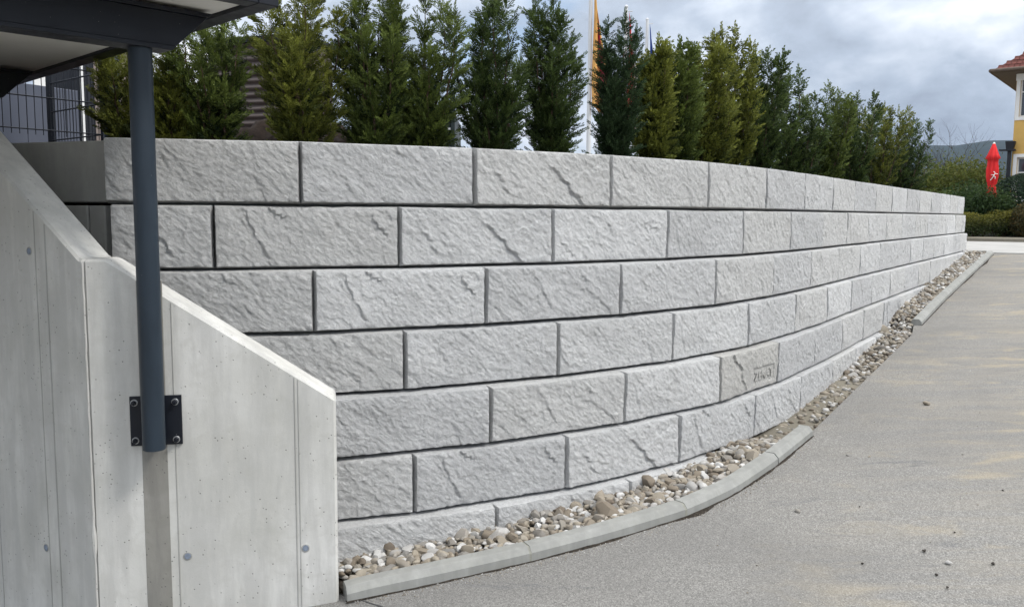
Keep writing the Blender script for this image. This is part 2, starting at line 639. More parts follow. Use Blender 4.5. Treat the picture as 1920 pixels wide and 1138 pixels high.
_tg = np.gradient(dense, axis=0)
_tp = np.pad(_tg, ((10, 10), (0, 0)), mode='edge')
_tg = np.array([np.convolve(_tp[:, i], np.ones(21) / 21, 'valid') for i in range(2)]).T
_tg /= np.linalg.norm(_tg, axis=1)[:, None]
NRM = np.array([_tg[:, 1], -_tg[:, 0]]).T          # towards the ramp


class Curve:
    def __init__(self, off):
        self.C = dense + off * NRM
        d = np.concatenate([[0], np.cumsum(np.linalg.norm(np.diff(self.C, axis=0), axis=1))])
        self.A = d - d[N_EXT]

    def p(self, s):
        return np.array([np.interp(s, self.A, self.C[:, 0]), np.interp(s, self.A, self.C[:, 1])])

    def nrm(self, s):
        v = np.array([np.interp(s, self.A, NRM[:, 0]), np.interp(s, self.A, NRM[:, 1])])
        return v / np.linalg.norm(v)

    def hit(self, px, py=400):
        """arc length where the vertical plane through a pixel column crosses the line"""
        r = ray(px, py)
        g = self.C[:, 0] - r.x * self.C[:, 1]
        j = np.where(np.sign(g[:-1]) != np.sign(g[1:]))[0][-1]
        a = g[j] / (g[j] - g[j + 1])
        return self.A[j] + a * (self.A[j + 1] - self.A[j])


CV0 = Curve(0.0)
E_DIR = np.array([0.55, 0.835])                     # up the ramp
E_DIR = E_DIR / np.linalg.norm(E_DIR)
C_DIR = np.array([E_DIR[1], -E_DIR[0]])             # across the ramp, to the right
T_LOW, T_HIGH = -9.0, 22.3
def plane_t(t):
    return 0.01 + 0.073 * min(max(t, T_LOW), T_HIGH)


def dip(t, c):
    """in front of the parapet the paving falls away to the left, towards the garage"""
    return 0.14 * min(max(-3.35 - c, 0), 6) * min(max((3.7 - t) / .4, 0), 1)


def road_z(x, y):
    t, c = x * E_DIR[0] + y * E_DIR[1], x * C_DIR[0] + y * C_DIR[1]
    return plane_t(t) - dip(t, c)


Z_STREET = plane_t(T_HIGH)


def tc(t, c, z):
    return (t * E_DIR[0] + c * C_DIR[0], t * E_DIR[1] + c * C_DIR[1], z)


# ------------------------------------------------------------------ ground, ramp, street
SUB = 0.09                                            # thickness of the asphalt above the subgrade
ts = [-4000, -400, -60, T_LOW, -4, 0, 2, 3.3, 3.7, 4, 8, 12, 16, 20, T_HIGH, 40, 120, 600, 6000]
cs = [-5000, -600, -100, -30, -9.35, -6, -3.35, 0, 4, 10, 30, 100, 600, 5000]
V = [tc(t, c, plane_t(t) - dip(t, c) - SUB) for t in ts for c in cs]
nc = len(cs)
Q = [(i * nc + j, i * nc + j + 1, (i + 1) * nc + j + 1, (i + 1) * nc + j) for i in range(len(ts) - 1) for j in range(nc - 1)]
me = np_mesh('ground', V, [q[::-1] for q in Q])
me.materials.append(MAT['ground'])
structure(link(bpy.data.objects.new('ground', me)))

# kerb line: back top edge seen in the photograph, on the ramp plane plus the kerb's height
KH = 0.085
def on_ramp(px, py, dz):
    """pixel -> point on the ramp plane raised by dz"""
    r = ray(px, py)
    ex = r.x * E_DIR[0] + r.y * E_DIR[1]
    t = (0.01 + dz - EYE) / (r.z - 0.073 * ex)
    return np.array([r.x * t, r.y * t])


K_A = [on_ramp(*p, KH) for p in ((641, 1084), (800, 1052), (975, 1014), (1110, 980), (1262, 936), (1345, 900), (1420, 853), (1497, 795))]
K_B = [on_ramp(*p, KH) for p in ((1709, 598), (1752, 556), (1800, 514), (1828, 490), (1851, 470))]


def resample(poly, n_):
    poly = np.array(poly)
    d = np.concatenate([[0], np.cumsum(np.linalg.norm(np.diff(poly, axis=0), axis=1))])
    s = np.linspace(0, d[-1], n_)
    q = np.array([np.interp(s, d, poly[:, i]) for i in range(2)]).T
    for _ in range(3):
        q[1:-1] = (q[:-2] + 2 * q[1:-1] + q[2:]) / 4
    return q


KA = resample(K_A, 60)
KB = resample(K_B, 40)
KW = 0.125                                           # kerb width

# asphalt slab: left edge follows the kerbs' back (runs under them), straight across the gap
edge = []
for a in KA:
    edge.append(a)
# beyond the broken-off kerb the asphalt edge itself is seen
for px, py in ((1512, 812), (1560, 766), (1610, 718), (1660, 670), (1706, 626)):
    edge.append(on_ramp(px, py, 0.0))
for a in KB:
    edge.append(a)
edge = [(q[0] * E_DIR[0] + q[1] * E_DIR[1], q[0] * C_DIR[0] + q[1] * C_DIR[1]) for q in edge]
t_e = np.array([e[0] for e in edge])
c_e = np.array([e[1] for e in edge])
rows = [T_LOW, -6, -3, 0, 2, t_e[0] - 0.012] + list(np.linspace(t_e[0], t_e[-1], 90)) + [T_HIGH]
rowc = [-7] * 6 + [float(np.interp(t, t_e, c_e)) + 0.03 for t in rows[6:-1]]
rowc.append(rowc[-1])
cols = [0, .25, .5, .8, 1.2, 1.6, 2, 2.5, 3, 3.6, 4.4, 5.5, 7, 9, 12, 16, 22]
V, Q = [], []
for t, c0 in zip(rows, rowc):
    for j, dc in enumerate(cols):
        c = c0 + dc
        z = plane_t(t) - dip(t, c) + 0.012 * noise.noise((t * 0.45, c * 0.45, 2.0)) * (1 if 0 < j else 0.2)
        V.append(tc(t, c, z))
nc, nr = len(cols), len(rows)
for i in range(nr - 1):
    for j in range(nc - 1):
        Q.append((i * nc + j, i * nc + j + 1, (i + 1) * nc + j + 1, (i + 1) * nc + j))
base = len(V)
for i, (t, c0) in enumerate(zip(rows, rowc)):        # cut face of the slab
    V.append(tc(t, c0, plane_t(t) - dip(t, c0) - SUB - 0.02))
for i in range(nr - 1):
    Q.append((i * nc, (i + 1) * nc, base + i + 1, base + i))
me = np_mesh('ramp', V, [q[::-1] for q in Q], True)
me.materials.append(MAT['asphalt'])
me.set_sharp_from_angle(angle=R(40))
structure(link(bpy.data.objects.new('ramp', me)))

# street that crosses at the top
mb = MB()
a0, a1 = T_HIGH + 0.004, T_HIGH + 9.5
mb.add([tc(a0, -14, Z_STREET + .004), tc(a0, 40, Z_STREET + .004), tc(a1, 40, Z_STREET + .03), tc(a1, -14, Z_STREET + .03)], [(0, 1, 2, 3)])
structure(mb.build('street', 'street'))
mb = MB()
mb.add([tc(a0 + .0, -13, Z_STREET + .012), tc(a0 + .0, 40, Z_STREET + .012), tc(a0 + .55, 40, Z_STREET + .012), tc(a0 + .55, -13, Z_STREET + .012)], [(0, 1, 2, 3)])
structure(mb.build('gutter', 'kerb'))
# raised verge on the far side of the street
mb = MB()
mb.prism([tc(a1, -14, Z_STREET - .1), tc(a1 + 30, -14, Z_STREET - .1), tc(a1 + 30, 40, Z_STREET - .1), tc(a1, 40, Z_STREET - .1)],
         [tc(a1, -14, Z_STREET + .13), tc(a1 + 30, -14, Z_STREET + .13), tc(a1 + 30, 40, Z_STREET + .13), tc(a1, 40, Z_STREET + .13)])
structure(mb.build('verge', 'ground'))
Z_VERGE = Z_STREET + .13

# ------------------------------------------------------------------ planting bed behind the wall
V, Q = [], []
ss = np.linspace(-1.3, 21.5, 460)
offs = [-.40] + list(np.arange(-.47, -2.8, -.07)) + [-3.0, -3.6, -3.9]
MOUNDS = [(0.2, -1.9, .22, .6), (1.1, -1.8, .36, .55), (2.0, -1.8, .36, .5), (2.9, -1.9, .12, .5), (4.1, -1.9, .06, .6)]
for s in ss:
    for k, o in enumerate(offs):
        q = CV0.p(s) + CV0.nrm(s) * o
        z = Z_TOP - 0.11 + 0.05 * noise.fractal((s * 1.7, o * 1.7, 0), 1.0, 2.0, 4) + .05 * noise.fractal((s * 7, o * 7, 4), .8, 2.0, 4)
        for ms, mo, mh, mr in MOUNDS:
            z += mh * math.exp(-((s - ms) ** 2 + (o - mo) ** 2) / mr ** 2) * (1 + .35 * noise.noise((s * 4, o * 4, 3)))
        if k == len(offs) - 1:
            z = road_z(*q) - 0.2
        V.append((q[0], q[1], z))
no = len(offs)
for i in range(len(ss) - 1):
    for j in range(no - 1):
        Q.append((i * no + j, i * no + j + 1, (i + 1) * no + j + 1, (i + 1) * no + j))
me = np_mesh('planting_bed', V, [q for q in Q], True)
me.materials.append(MAT['soil'])
structure(link(bpy.data.objects.new('planting_bed', me)))

mb = MB()
q_ = [(-3.05, 5.75), (-2.75, 6.4), (-4.3, 13.5), (-13, 13.5), (-13, 7.5)]
mb.prism([Vector((x, y, road_z(x, y) - .3)) for x, y in q_], [Vector((x, y, Z_TOP - .05)) for x, y in q_])
structure(mb.build('terrace', 'soil'))

# ------------------------------------------------------------------ rock-faced blocks
def face_height(x, z, seed, style):
    """how far the broken face stands out at x, z (metres)"""
    s = seed * 17.3
    u = x * 0.78 - z * 0.62
    w = x * 0.62 + z * 0.78
    h = 0.012 * noise.fractal((x * 1.6 + s, z * 2.4, s), 1.0, 2.0, 2)
    # broken plates: ridged folds running down to the right
    r1 = 1 - abs(noise.noise((u * 3.1 + s, w * 6.5, s * .3)))
    r2 = 1 - abs(noise.noise((u * 7.0, w * 14 + s, s * .7)))
    h += 0.005 * r1 * r1 + 0.003 * r2 * r2
    h += 0.0030 * noise.noise((u * 13, w * 30, s)) + 0.0040 * noise.noise((u * 26, w * 52, s + 3)) + 0.003 * noise.noise((u * 55, w * 75, s + 5))
    # flat chips: each cell of a broken pattern is its own tilted facet
    for sc, am in ((9.0, 0.040), (26.0, 0.075), (46.0, 0.07)):
        _d, pts = noise.voronoi((u * sc * .62 + s, w * sc, s * .5))
        c_ = pts[0]
        tx, tz = noise.cell(c_ * 3.7) - .5, noise.cell(c_ * 5.3 + Vector((9, 2, 4))) - .5
        h += am * ((u * .62 + s / sc - c_.x / sc) * tx * .7 + (w - c_.y / sc) * tz)
    # stepped cleavage
    st = noise.noise((x * 2.1 + s * 2, z * 3.0, s)) * 3.2
    fr = st - math.floor(st)
    h += 0.010 * (math.floor(st) * 0.25 + min(1, fr * 6) * 0.25)
    for (x0, z0, x1, z1, dep, wid) in style:
        # a scarp from (x0,z0) to (x1,z1): the right side lies deeper close to the line
        dx, dz = x1 - x0, z1 - z0
        ln = math.hypot(dx, dz)
        tt = ((x - x0) * dx + (z - z0) * dz) / (ln * ln)
        if -0.05 < tt < 1.05:
            dd = ((x - x0) * dz - (z - z0) * dx) / ln
            dd += 0.022 * noise.noise((tt * 5.0, s, 1.0)) + 0.008 * noise.noise((tt * 17, s, 2.0))
            fade = max(0, min(1, min(tt + .05, 1.05 - tt) * 6))
            if dd > 0:
                h -= dep * math.exp(-dd / wid) * fade * min(1, dd / 0.008)
            else:
                h += dep * .5 * math.exp(dd / (wid * .7)) * fade
    return h


def block_mesh(name, ln, seed, style, res=0.0082, recess=None):
    hx = ln / 2 - 0.0135
    zb, zt = 0.021, H_COURSE - 0.015
    nx, nz = int(2 * hx / res), int((zt - zb) / res)
    V, Q = [], []
    for j in range(nz + 1):
        for i in range(nx + 1):
            x = -hx + 2 * hx * i / nx
            z = zb + (zt - zb) * j / nz
            h = face_height(x, z, seed, style)
            ex = min(i, nx - i) / nx * 2 * hx
            ez = min(j, nz - j) / nz * (zt - zb)
            e = min(ex, ez)
            h = 0.028 + h * 0.95 - 0.003 * math.exp(-e / 0.010)
            h = max(0.012, h)
            if recess:
                a0, a1, b0, b1, dep = recess
                if a0 <= x <= a1 and b0 <= z <= b1:
                    h = dep
            xo = zo = 0.0
            if j == nz or j == 0:
                zo = (0.005 * noise.noise((x * 9, seed, 5.0)) + 0.003 * noise.noise((x * 31, seed, 6.0))) * (1 if j == nz else .6)
            if i in (0, nx):
                xo = 0.003 * noise.noise((z * 11, seed, 9.0))
            V.append((x + xo, -h, z + zo))
    W = nx + 1
    for j in range(nz):
        for i in range(nx):
            Q.append((j * W + i, j * W + i + 1, (j + 1) * W + i + 1, (j + 1) * W + i))
    # body rings: contact ring at 7 cm, back ring tapered for curves
    ring = [i for i in range(W)] + [j * W + nx for j in range(1, nz + 1)] + [nz * W + i for i in range(nx - 1, -1, -1)] + [j * W for j in range(nz - 1, 0, -1)]
    def body(idx, hx2, z0, z1, y):
        x, _, z = V[idx]
        j, i = divmod(idx, W)
        X = -hx2 + 2 * hx2 * i / nx
        Z = z0 + (z1 - z0) * j / nz
        return (X, y, Z)
    o1 = len(V)
    V += [body(i, ln / 2 - 0.0035, 0.0015, H_COURSE - 0.0035, 0.055) for i in ring]
    o2 = len(V)
    V += [body(i, ln / 2 - 0.06, 0.0015, H_COURSE - 0.0035, 0.48) for i in ring]
    m_ = len(ring)
    for k in range(m_):
        k2 = (k + 1) % m_
        Q.append((ring[k], o1 + k, o1 + k2, ring[k2]))
        Q.append((o1 + k, o2 + k, o2 + k2, o1 + k2))
    fs = [tuple(q) for q in Q] + [tuple(o2 + k for k in range(m_))]
    me = bpy.data.meshes.new(name)
    me.from_pydata(V, [], fs)
    me.update()
    me.polygons.foreach_set('use_smooth', [True] * len(me.polygons))
    me.set_sharp_from_angle(angle=R(48))
    me.materials.append(MAT['block'])
    return me


STYLES = [
    [],
    [(0.02, .30, .34, .02, .016, .05), (.50, .33, .22, .20, .008, .04), (-.42, .24, -.30, .08, .008, .04)],
    [(-.40, .38, -.24, .04, .010, .05), (-.26, .39, -.14, .31, .012, .03), (.38, .34, .50, .20, .012, .04)],
    [(-.20, .36, -.02, .06, .008, .04), (.22, .32, .28, .27, .009, .02)],
    [(.34, .38, .44, .22, .008, .05)],
    [(-.30, .30, -.14, .14, .006, .05), (.05, .2, .3, .08, .005, .05)],
    [],
    [(-.48, .30, -.40, .05, .007, .05)],
    [(.10, .38, .16, .24, .007, .03)],
    [],
    [(-.10, .36, .02, .16, .008, .04)],
    [(.30, .30, .50, .24, .007, .04), (-.5, .16, -.36, .05, .007, .04)],
    [],
]
MOLD = [block_mesh('block', L_BLOCK, i + 1, st) for i, st in enumerate(STYLES)]
MOLD_HALF = [block_mesh('block', 0.58, 11, [(-.12, .34, .06, .10, .012, .04)]), block_mesh('block', 0.58, 12, [])]
MOLD_STAMP = block_mesh('block', L_BLOCK, 21, [(-.36, .38, -.16, .22, .016, .04), (-.20, .20, -.06, .03, .014, .03)], 0.0085,
                        (0.055, 0.475, 0.060, 0.205, 0.026))
wall = empty('retaining_wall', (PTS[4][0], PTS[4][1], road_z(*PTS[4]) - SUB), 0,
             'long curved retaining wall of grey rock-faced concrete blocks beside the ramp', 'retaining wall')
S_END = L_BLOCK * 17
FIRST = {0: 0.0, 1: 0.626, 2: 1.221, 3: 0.655, 4: 1.246, 5: 0.71, 6: 1.278}
BSTART = {0: 0.0, 1: 0.036, 2: 0.076, 3: 0.08, 4: 0.1, 5: 0.12, 6: 0.133}
inv = Matrix.Translation(wall.location).inverted()
pick = random.Random(5)
STAMPED = None
last = -1
for k in range(7):
    cv = Curve(BATTER * k)
    z0 = Z_TOP - (k + 1) * H_COURSE
    js = []
    s = FIRST[k]
    if BSTART[k] < s - 0.2:
        js.append((BSTART[k], s))
    end = S_END + 0.35 if k != 6 else 5.75
    while s + L_BLOCK < end:
        js.append((s, s + L_BLOCK))
        s += L_BLOCK
    if k != 6 and S_END - s > 0.3:
        js.append((s, s + 0.56))
    for a, b in js:
        pa, pb = cv.p(a), cv.p(b)
        mid = (pa + pb) / 2
        if z0 + H_COURSE < road_z(*(mid + 0.2 * cv.nrm((a + b) / 2))) - 0.12:
            continue
        th = math.atan2(pb[1] - pa[1], pb[0] - pa[0])
        ln = np.linalg.norm(pb - pa)
        stamped = k == 4 and abs(a - 4.688) < 0.3
        if stamped:
            me = MOLD_STAMP
        elif ln < 0.8:
            me = pick.choice(MOLD_HALF)
            ref = 0.58
        else:
            # the casting moulds come round again along a course
            q = pick.choice([0, 0, 1, 2, 3, 4, 5, 6, 6, 7, 8, 9, 9, 10, 11, 12, 12])
            if (k, round(a, 1)) in ((0, 2.3), (1, 1.8)):
                q = 1
            if k in (2, 5) and abs(a - 1.3) < .3 or (k == 5 and abs(a - 1.855) < .1):
                q = 2
            if k == 2 and abs(a - 2.366) < .1 or k == 4 and abs(a - 2.391) < .1:
                q = 3
            if q == last:
                q = (q + 1) % 13
            last = q
            me = MOLD[q]
        ref = 0.58 if ln < 0.8 else L_BLOCK
        o = bpy.data.objects.new('block', me)
        link(o)
        o.parent = wall
        o.location = inv @ Vector((mid[0] + pick.uniform(-.002, .002), mid[1] + pick.uniform(-.002, .002), z0))
        o.rotation_euler = (0, 0, th + pick.uniform(-.003, .003))
        o.scale = (ln / ref, 1, 1)
        if stamped:
            STAMPED = o

# maker's name cast into a sunk field of one block
if STAMPED:
    STAMPED['label'] = 'block with a sunk rectangular field of raised lettering'
    m2 = MOLD_STAMP
    m2.materials.clear()
    m2.materials.append(MAT['block_warm'])
    fc = bpy.data.curves.new('lettering', 'FONT')
    fc.body = 'ZEMAT'
    fc.size = 0.125
    fc.align_x = 'CENTER'
    fc.align_y = 'CENTER'
    fc.extrude = 0.006
    fc.offset = 0.003
    fc.space_character = 0.98
    fo = bpy.data.objects.new('lettering', fc)
    link(fo)
    bpy.context.view_layer.update()
    lm = bpy.data.meshes.new_from_object(fo)
    bpy.data.objects.remove(fo)
    lm.name = 'lettering'
    lm.materials.clear()
    lm.materials.append(MAT['block_warm'])
    lo = bpy.data.objects.new('lettering', lm)
    link(lo)
    lo.parent = STAMPED
    lo.location = (0.265, -0.029, 0.132)
    lo.rotation_euler = (R(90), 0, 0)
    lo.scale = (0.98, 0.88, 1)
    lo['label'] = 'raised letters ZEMAT in a sunk field'

# smooth return of the wall at its left end
ret = R(160)
rd = Vector((math.cos(ret), math.sin(ret), 0))
rn = Vector((-rd.y, rd.x, 0))
rw = empty('return_wall', (P0[0], P0[1], Z_TOP - 3 * H_COURSE), 0,
           'smooth shaded concrete return of the block wall, half hidden by the sloping parapet', 'wall')
for k in range(3):
    mb = MB()
    z0 = -k * H_COURSE + 2 * H_COURSE
    y0 = 0.035 - 0.03 * k
    Mx = Matrix.Rotation(ret, 4, 'Z')
    for a, b in ((0.03, 1.1), (1.105, 2.2)) if k != 1 else ((0.03, .155), (.165, 1.25)):
        mb = MB()
        mb.box(a, b, -y0 - .02, -y0 - 0.42, z0 + .008, z0 + H_COURSE - .012 - .008 * (k == 0), Mx)
        o = mb.build('block', 'conc_plain', rw, bevel=0.008)

# ------------------------------------------------------------------ kerbs
def kerb_stone(poly, label, group):
    """poly: points of the back top edge; profile with a chamfered front"""
    n_ = len(poly)
    root = None
    prof = [(0.0, -0.22), (0.0, KH - .020), (0.018, KH), (KW - .034, KH), (KW - .026, KH - .004), (KW + .004, KH - .036), (KW + .010, -0.02), (KW + .010, -0.22)]
    c0 = poly[n_ // 2]
    base = Vector((c0[0], c0[1], road_z(*c0)))
    rings = []
    for i, p in enumerate(poly):
        d = poly[min(i + 1, n_ - 1)] - poly[max(i - 1, 0)]
        d = d / np.linalg.norm(d)
        nn = np.array([d[1], -d[0]])
        z = road_z(*p)
        rings.append([Vector((p[0] + nn[0] * a, p[1] + nn[1] * a, z + b)) - base for a, b in prof])
    mb = MB()
    m_ = len(prof)
    vs = [v for r_ in rings for v in r_]
    fs = []
    for i in range(n_ - 1):
        for k in range(m_):
            k2 = (k + 1) % m_
            fs.append((i * m_ + k, i * m_ + k2, (i + 1) * m_ + k2, (i + 1) * m_ + k))
    fs.append(tuple(range(m_ - 1, -1, -1)))
    fs.append(tuple((n_ - 1) * m_ + k for k in range(m_)))
    mb.add(vs, fs)
    o = mb.build('kerb_stone', 'kerb', smooth=True)
    o.data.set_sharp_from_angle(angle=R(20))
    o.location = base
    return tag(o, label, 'kerb', group)


def cut(poly, a, b, n_=14, gap=0.006):
    d = np.concatenate([[0], np.cumsum(np.linalg.norm(np.diff(poly, axis=0), axis=1))])
    s = np.linspace(max(a, 0) + gap, min(b, d[-1]) - gap, n_)
    return np.array([np.interp(s, d, poly[:, i]) for i in range(2)]).T


def arc_at(poly, q):
    d = np.concatenate([[0], np.cumsum(np.linalg.norm(np.diff(poly, axis=0), axis=1))])
    return d[int(np.argmin(np.linalg.norm(poly - q, axis=1)))]


lenA = arc_at(KA, KA[-1])
lenB = arc_at(KB, KB[-1])
j1, j2, j3 = (arc_at(KA, on_ramp(*p, KH)) for p in ((975, 1014), (1262, 936), (1428, 847)))
names = ['kerb stone meeting the end of the sloping concrete parapet', 'second kerb stone from the parapet, along the widest gravel',
         'third kerb stone from the parapet, bending towards the block wall', 'short last kerb stone whose free end stops before the bare earth gap']
for (a, b), nm in zip(((0, j1), (j1, j2), (j2, j3), (j3, lenA)), names):
    kerb_stone(cut(KA, a, b), nm, 'kerb stones along the ramp')
for (a, b), nm in zip(((0, .44), (.44, .56), (.56, .80), (.80, 1.0)),
                      ('kerb stone with a dark free end beyond the bare gap', 'short kerb infill piece on the far stretch',
                       'kerb stone in the middle of the far stretch', 'farthest kerb stone, ending at the street')):
    kerb_stone(cut(KB, a * lenB, b * lenB), nm, 'kerb stones along the ramp')
for jj, nm in ((j1, 'mortar joint between the first two kerb stones'), (j2, 'mortar joint between the second and third kerb stones')):
    q = cut(KA, jj - .014, jj + .014, 3, 0)
    o = kerb_stone(q, nm, None)
    o.name = 'mortar_joint'
    o.data.materials.clear()
    o.data.materials.append(MAT['mortar'])
    o['category'] = 'mortar joint'
    o.scale = (1, 1, .985)
    o.location.z -= 0.003
# edging across the head of the gravel strip
q0, q1 = KB[-1], CV0.p(S_END + .15) + CV0.nrm(S_END) * .2
poly = np.array([q1 + (q0 - q1) * t for t in np.linspace(0, .97, 6)])
kerb_stone(poly[::-1], 'edging stone closing the head of the gravel strip at the street', None)

# ------------------------------------------------------------------ gravel strip
def strip_pt(s, u):
    """u=0 at the wall, 1 at the back of the kerb (or the asphalt edge)"""
    w = CV0.p(s) + CV0.nrm(s) * WOFF(s)
    t = w[0] * E_DIR[0] + w[1] * E_DIR[1]
    nn = CV0.nrm(s)
    # walk out along the normal until the asphalt edge is met
    lo, hi = 0.0, 2.0
    for _ in range(18):
        md = (lo + hi) / 2
        q = w + nn * md
        tq, cq = q @ E_DIR, q @ C_DIR
        if cq < np.interp(tq, t_e, c_e):
            lo = md
        else:
            hi = md
    return w + nn * (lo * u)


def WOFF(s):
    q = CV0.p(s)
    z = road_z(*q) + .06
    return BATTER * max(0, (Z_TOP - z) / H_COURSE - 0.5) - .02


S_K4 = None
def gap_depth(s):
    """1 in the bare gap where the kerb is missing"""
    q = strip_cache(s)
    t = q @ E_DIR
    tA, tB = KA[-1] @ E_DIR, KB[0] @ E_DIR
    f = lambda x: max(0, min(1, x))
    return f((t - tA + .45) / .4) * f((tB + .25 - t) / .6)


_sc = {}
def strip_cache(s):
    k = round(s, 2)
    if k not in _sc:
        _sc[k] = strip_pt(k, .6)
    return _sc[k]


def bed_z(s, u, q):
    g = gap_depth(s)
    z = road_z(*q)
    far = max(0, min(1, (s - 10.0) / 1.2))
    full = z - 0.035 + 0.075 * u + far * (0.11 * (1 - u) ** 1.4 + .01)
    bare = z - 0.115 + .03 * u + 0.05 * max(0, min(1, (s - 8.0) / 2.0))
    h = full * (1 - g) + bare * g
    return h + 0.014 * noise.noise((s * 5, u * 4, 1))


S0, S1 = 1.28, S_END + .1
V, Q = [], []
ss = np.linspace(S0, S1, 190)
us = np.linspace(0, 1, 9)
for s in ss:
    a, b = strip_pt(s, 0), strip_pt(s, 1)
    for u in us:
        q = a + (b - a) * (u * 1.0 + .01)
        V.append((q[0], q[1], bed_z(s, u, q) - .018))
for i in range(len(ss) - 1):
    for j in range(len(us) - 1):
        a = i * len(us) + j
        Q.append((a, a + 1, a + 1 + len(us), a + len(us)))
me = np_mesh('gravel_bed', V, [q[::-1] for q in Q], True)
me.materials.append(MAT['earth'])
bed = structure(link(bpy.data.objects.new('gravel_bed', me)))


def pebble_mesh(seed, sub):
    bm = bmesh.new()
    bmesh.ops.create_icosphere(bm, subdivisions=sub, radius=1.0)
    r_ = random.Random(seed)
    cuts = [(Vector((r_.gauss(0, 1), r_.gauss(0, 1), r_.gauss(0, 1))).normalized(), r_.uniform(.42, .80)) for _ in range(9)]
    for v in bm.verts:
        p = v.co.copy()
        for n_, d in cuts:
            x = p.dot(n_) - d
            if x > 0:
                p -= n_ * x * .92
        p *= 1 + .16 * noise.noise(p * 1.3 + Vector((seed * 3.1, 0, 0)))
        v.co = p
    me = bpy.data.meshes.new('pebble')
    bm.to_mesh(me)
    bm.free()
    return me


def pebble_arrays(seed, sub):
    me = pebble_mesh(seed, sub)
    Vv = np.array([v.co for v in me.vertices])
    Ff = np.array([p.vertices[:] for p in me.polygons])
    bpy.data.meshes.remove(me)
    return Vv, Ff


stones = []
rr = random.Random(3)
s = S0
while s < S1:
    a, b = strip_pt(s, 0), strip_pt(s, 1)
    w = np.linalg.norm(b - a)
    dist = np.linalg.norm(a)
    g = gap_depth(s)
    sz = 0.029 if dist < 9 else 0.031
    step = sz * 1.28
    nrow = max(1, int(w / (sz * 1.3)))
    for j in range(nrow):
        u = (j + rr.random()) / nrow
        # earth shows between the stones where the kerb is missing, most of all near its free end
        if g > .5 and s < 7.6 and rr.random() < .66:
            continue
        if g > .5 and s >= 7.6 and rr.random() < .12:
            continue
        if g < .3 and 5.15 < s < 6.2 and u < .55 and rr.random() < .7:
            continue
        q = a + (b - a) * min(.97, u)
        ss_ = s + rr.uniform(-.5, .5) * step
        r = sz * math.exp(rr.gauss(-.05, .32))
        if rr.random() < .05:
            r *= 1.45
        z = bed_z(s, u, q) + r * .2 + rr.uniform(-.5, .6) * sz
        j_ = E_DIR * rr.uniform(-.5, .5) * step
        if q[0] + j_[0] < -0.93 and q[1] + j_[1] < 5.02:
            continue
        stones.append((q[0] + j_[0], q[1] + j_[1], z, r))
    s += step
def seen(p):
    return p[3] / (p[0] ** 2 + p[1] ** 2) ** .5
stones.sort(key=seen, reverse=True)
pm = [pebble_mesh(i, 2) for i in range(7)]
for me in pm:
    me.polygons.foreach_set('use_smooth', [True] * len(me.polygons))
    me.set_sharp_from_angle(angle=R(34))
    me.materials.append(MAT['pebble'])
for x, y, z, r in stones[:300]:
    o = bpy.data.objects.new('pebble', rr.choice(pm))
    link(o)
    o.parent = bed
    o.location = (x, y, z)
    o.rotation_euler = (rr.uniform(-.5, .5), rr.uniform(-.5, .5), rr.uniform(0, 6.28))
    o.scale = (r * rr.uniform(1.0, 1.45), r * rr.uniform(.85, 1.1), r * rr.uniform(.6, .9))
tmpl = [pebble_arrays(i, 2 if i < 4 else 1) for i in range(8)]
VV, FF, off = [], [], 0
for x, y, z, r in stones[300:]:
    near = (x * x + y * y) < 60
    tv, tf = tmpl[rr.randrange(4)] if near else tmpl[4 + rr.randrange(4)]
    sc = np.array([r * rr.uniform(1.0, 1.45), r * rr.uniform(.85, 1.1), r * rr.uniform(.6, .9)])
    Mx = np.array(Matrix.Rotation(rr.uniform(0, 6.28), 3, 'Z') @ Matrix.Rotation(rr.uniform(-.6, .6), 3, 'X'))
    VV.append((tv * sc) @ Mx.T + np.array([x, y, z]))
    FF.append(tf + off)
    off += len(tv)
me = np_mesh('loose_gravel', np.vstack(VV), np.vstack(FF), True)
me.materials.append(MAT['gravel'])
o = link(bpy.data.objects.new('loose_gravel', me), bed)
o['kind'] = 'stuff'
print('stones', len(stones))

# ------------------------------------------------------------------ sloping concrete parapet in the foreground
D_END, D_COR = 4.75, 4.49
pE, pC = at(631, 748, D_END), at(160, 487, D_COR)
CN = Vector((at(168, 800, D_COR).x, D_COR, 0))
EN = Vector((at(632, 900, D_END).x, D_END, 0))
aD = (EN - CN).normalized()
LA = (EN - CN).length
bA = R(149)
bD = Vector((math.cos(bA), math.sin(bA), 0))
nA = Vector((-aD.y, aD.x, 0))                     # away from the camera
nB = Vector((bD.y, -bD.x, 0))
TK = 0.25
mi = (nA + nB) * (TK / (1 + nA.dot(nB)))
zC = at(170, 486, 4.5).z
zE = pE.z
zbot = road_z(EN.x, EN.y) - 0.9
root = empty('concrete_parapet', (CN.x, CN.y, road_z(CN.x, CN.y)), 0,
             'angled cast concrete parapet with a sloping top in the left foreground', 'concrete wall')
org = root.location.copy()


def loc(p, z):
    return Vector((p.x, p.y, z)) - org


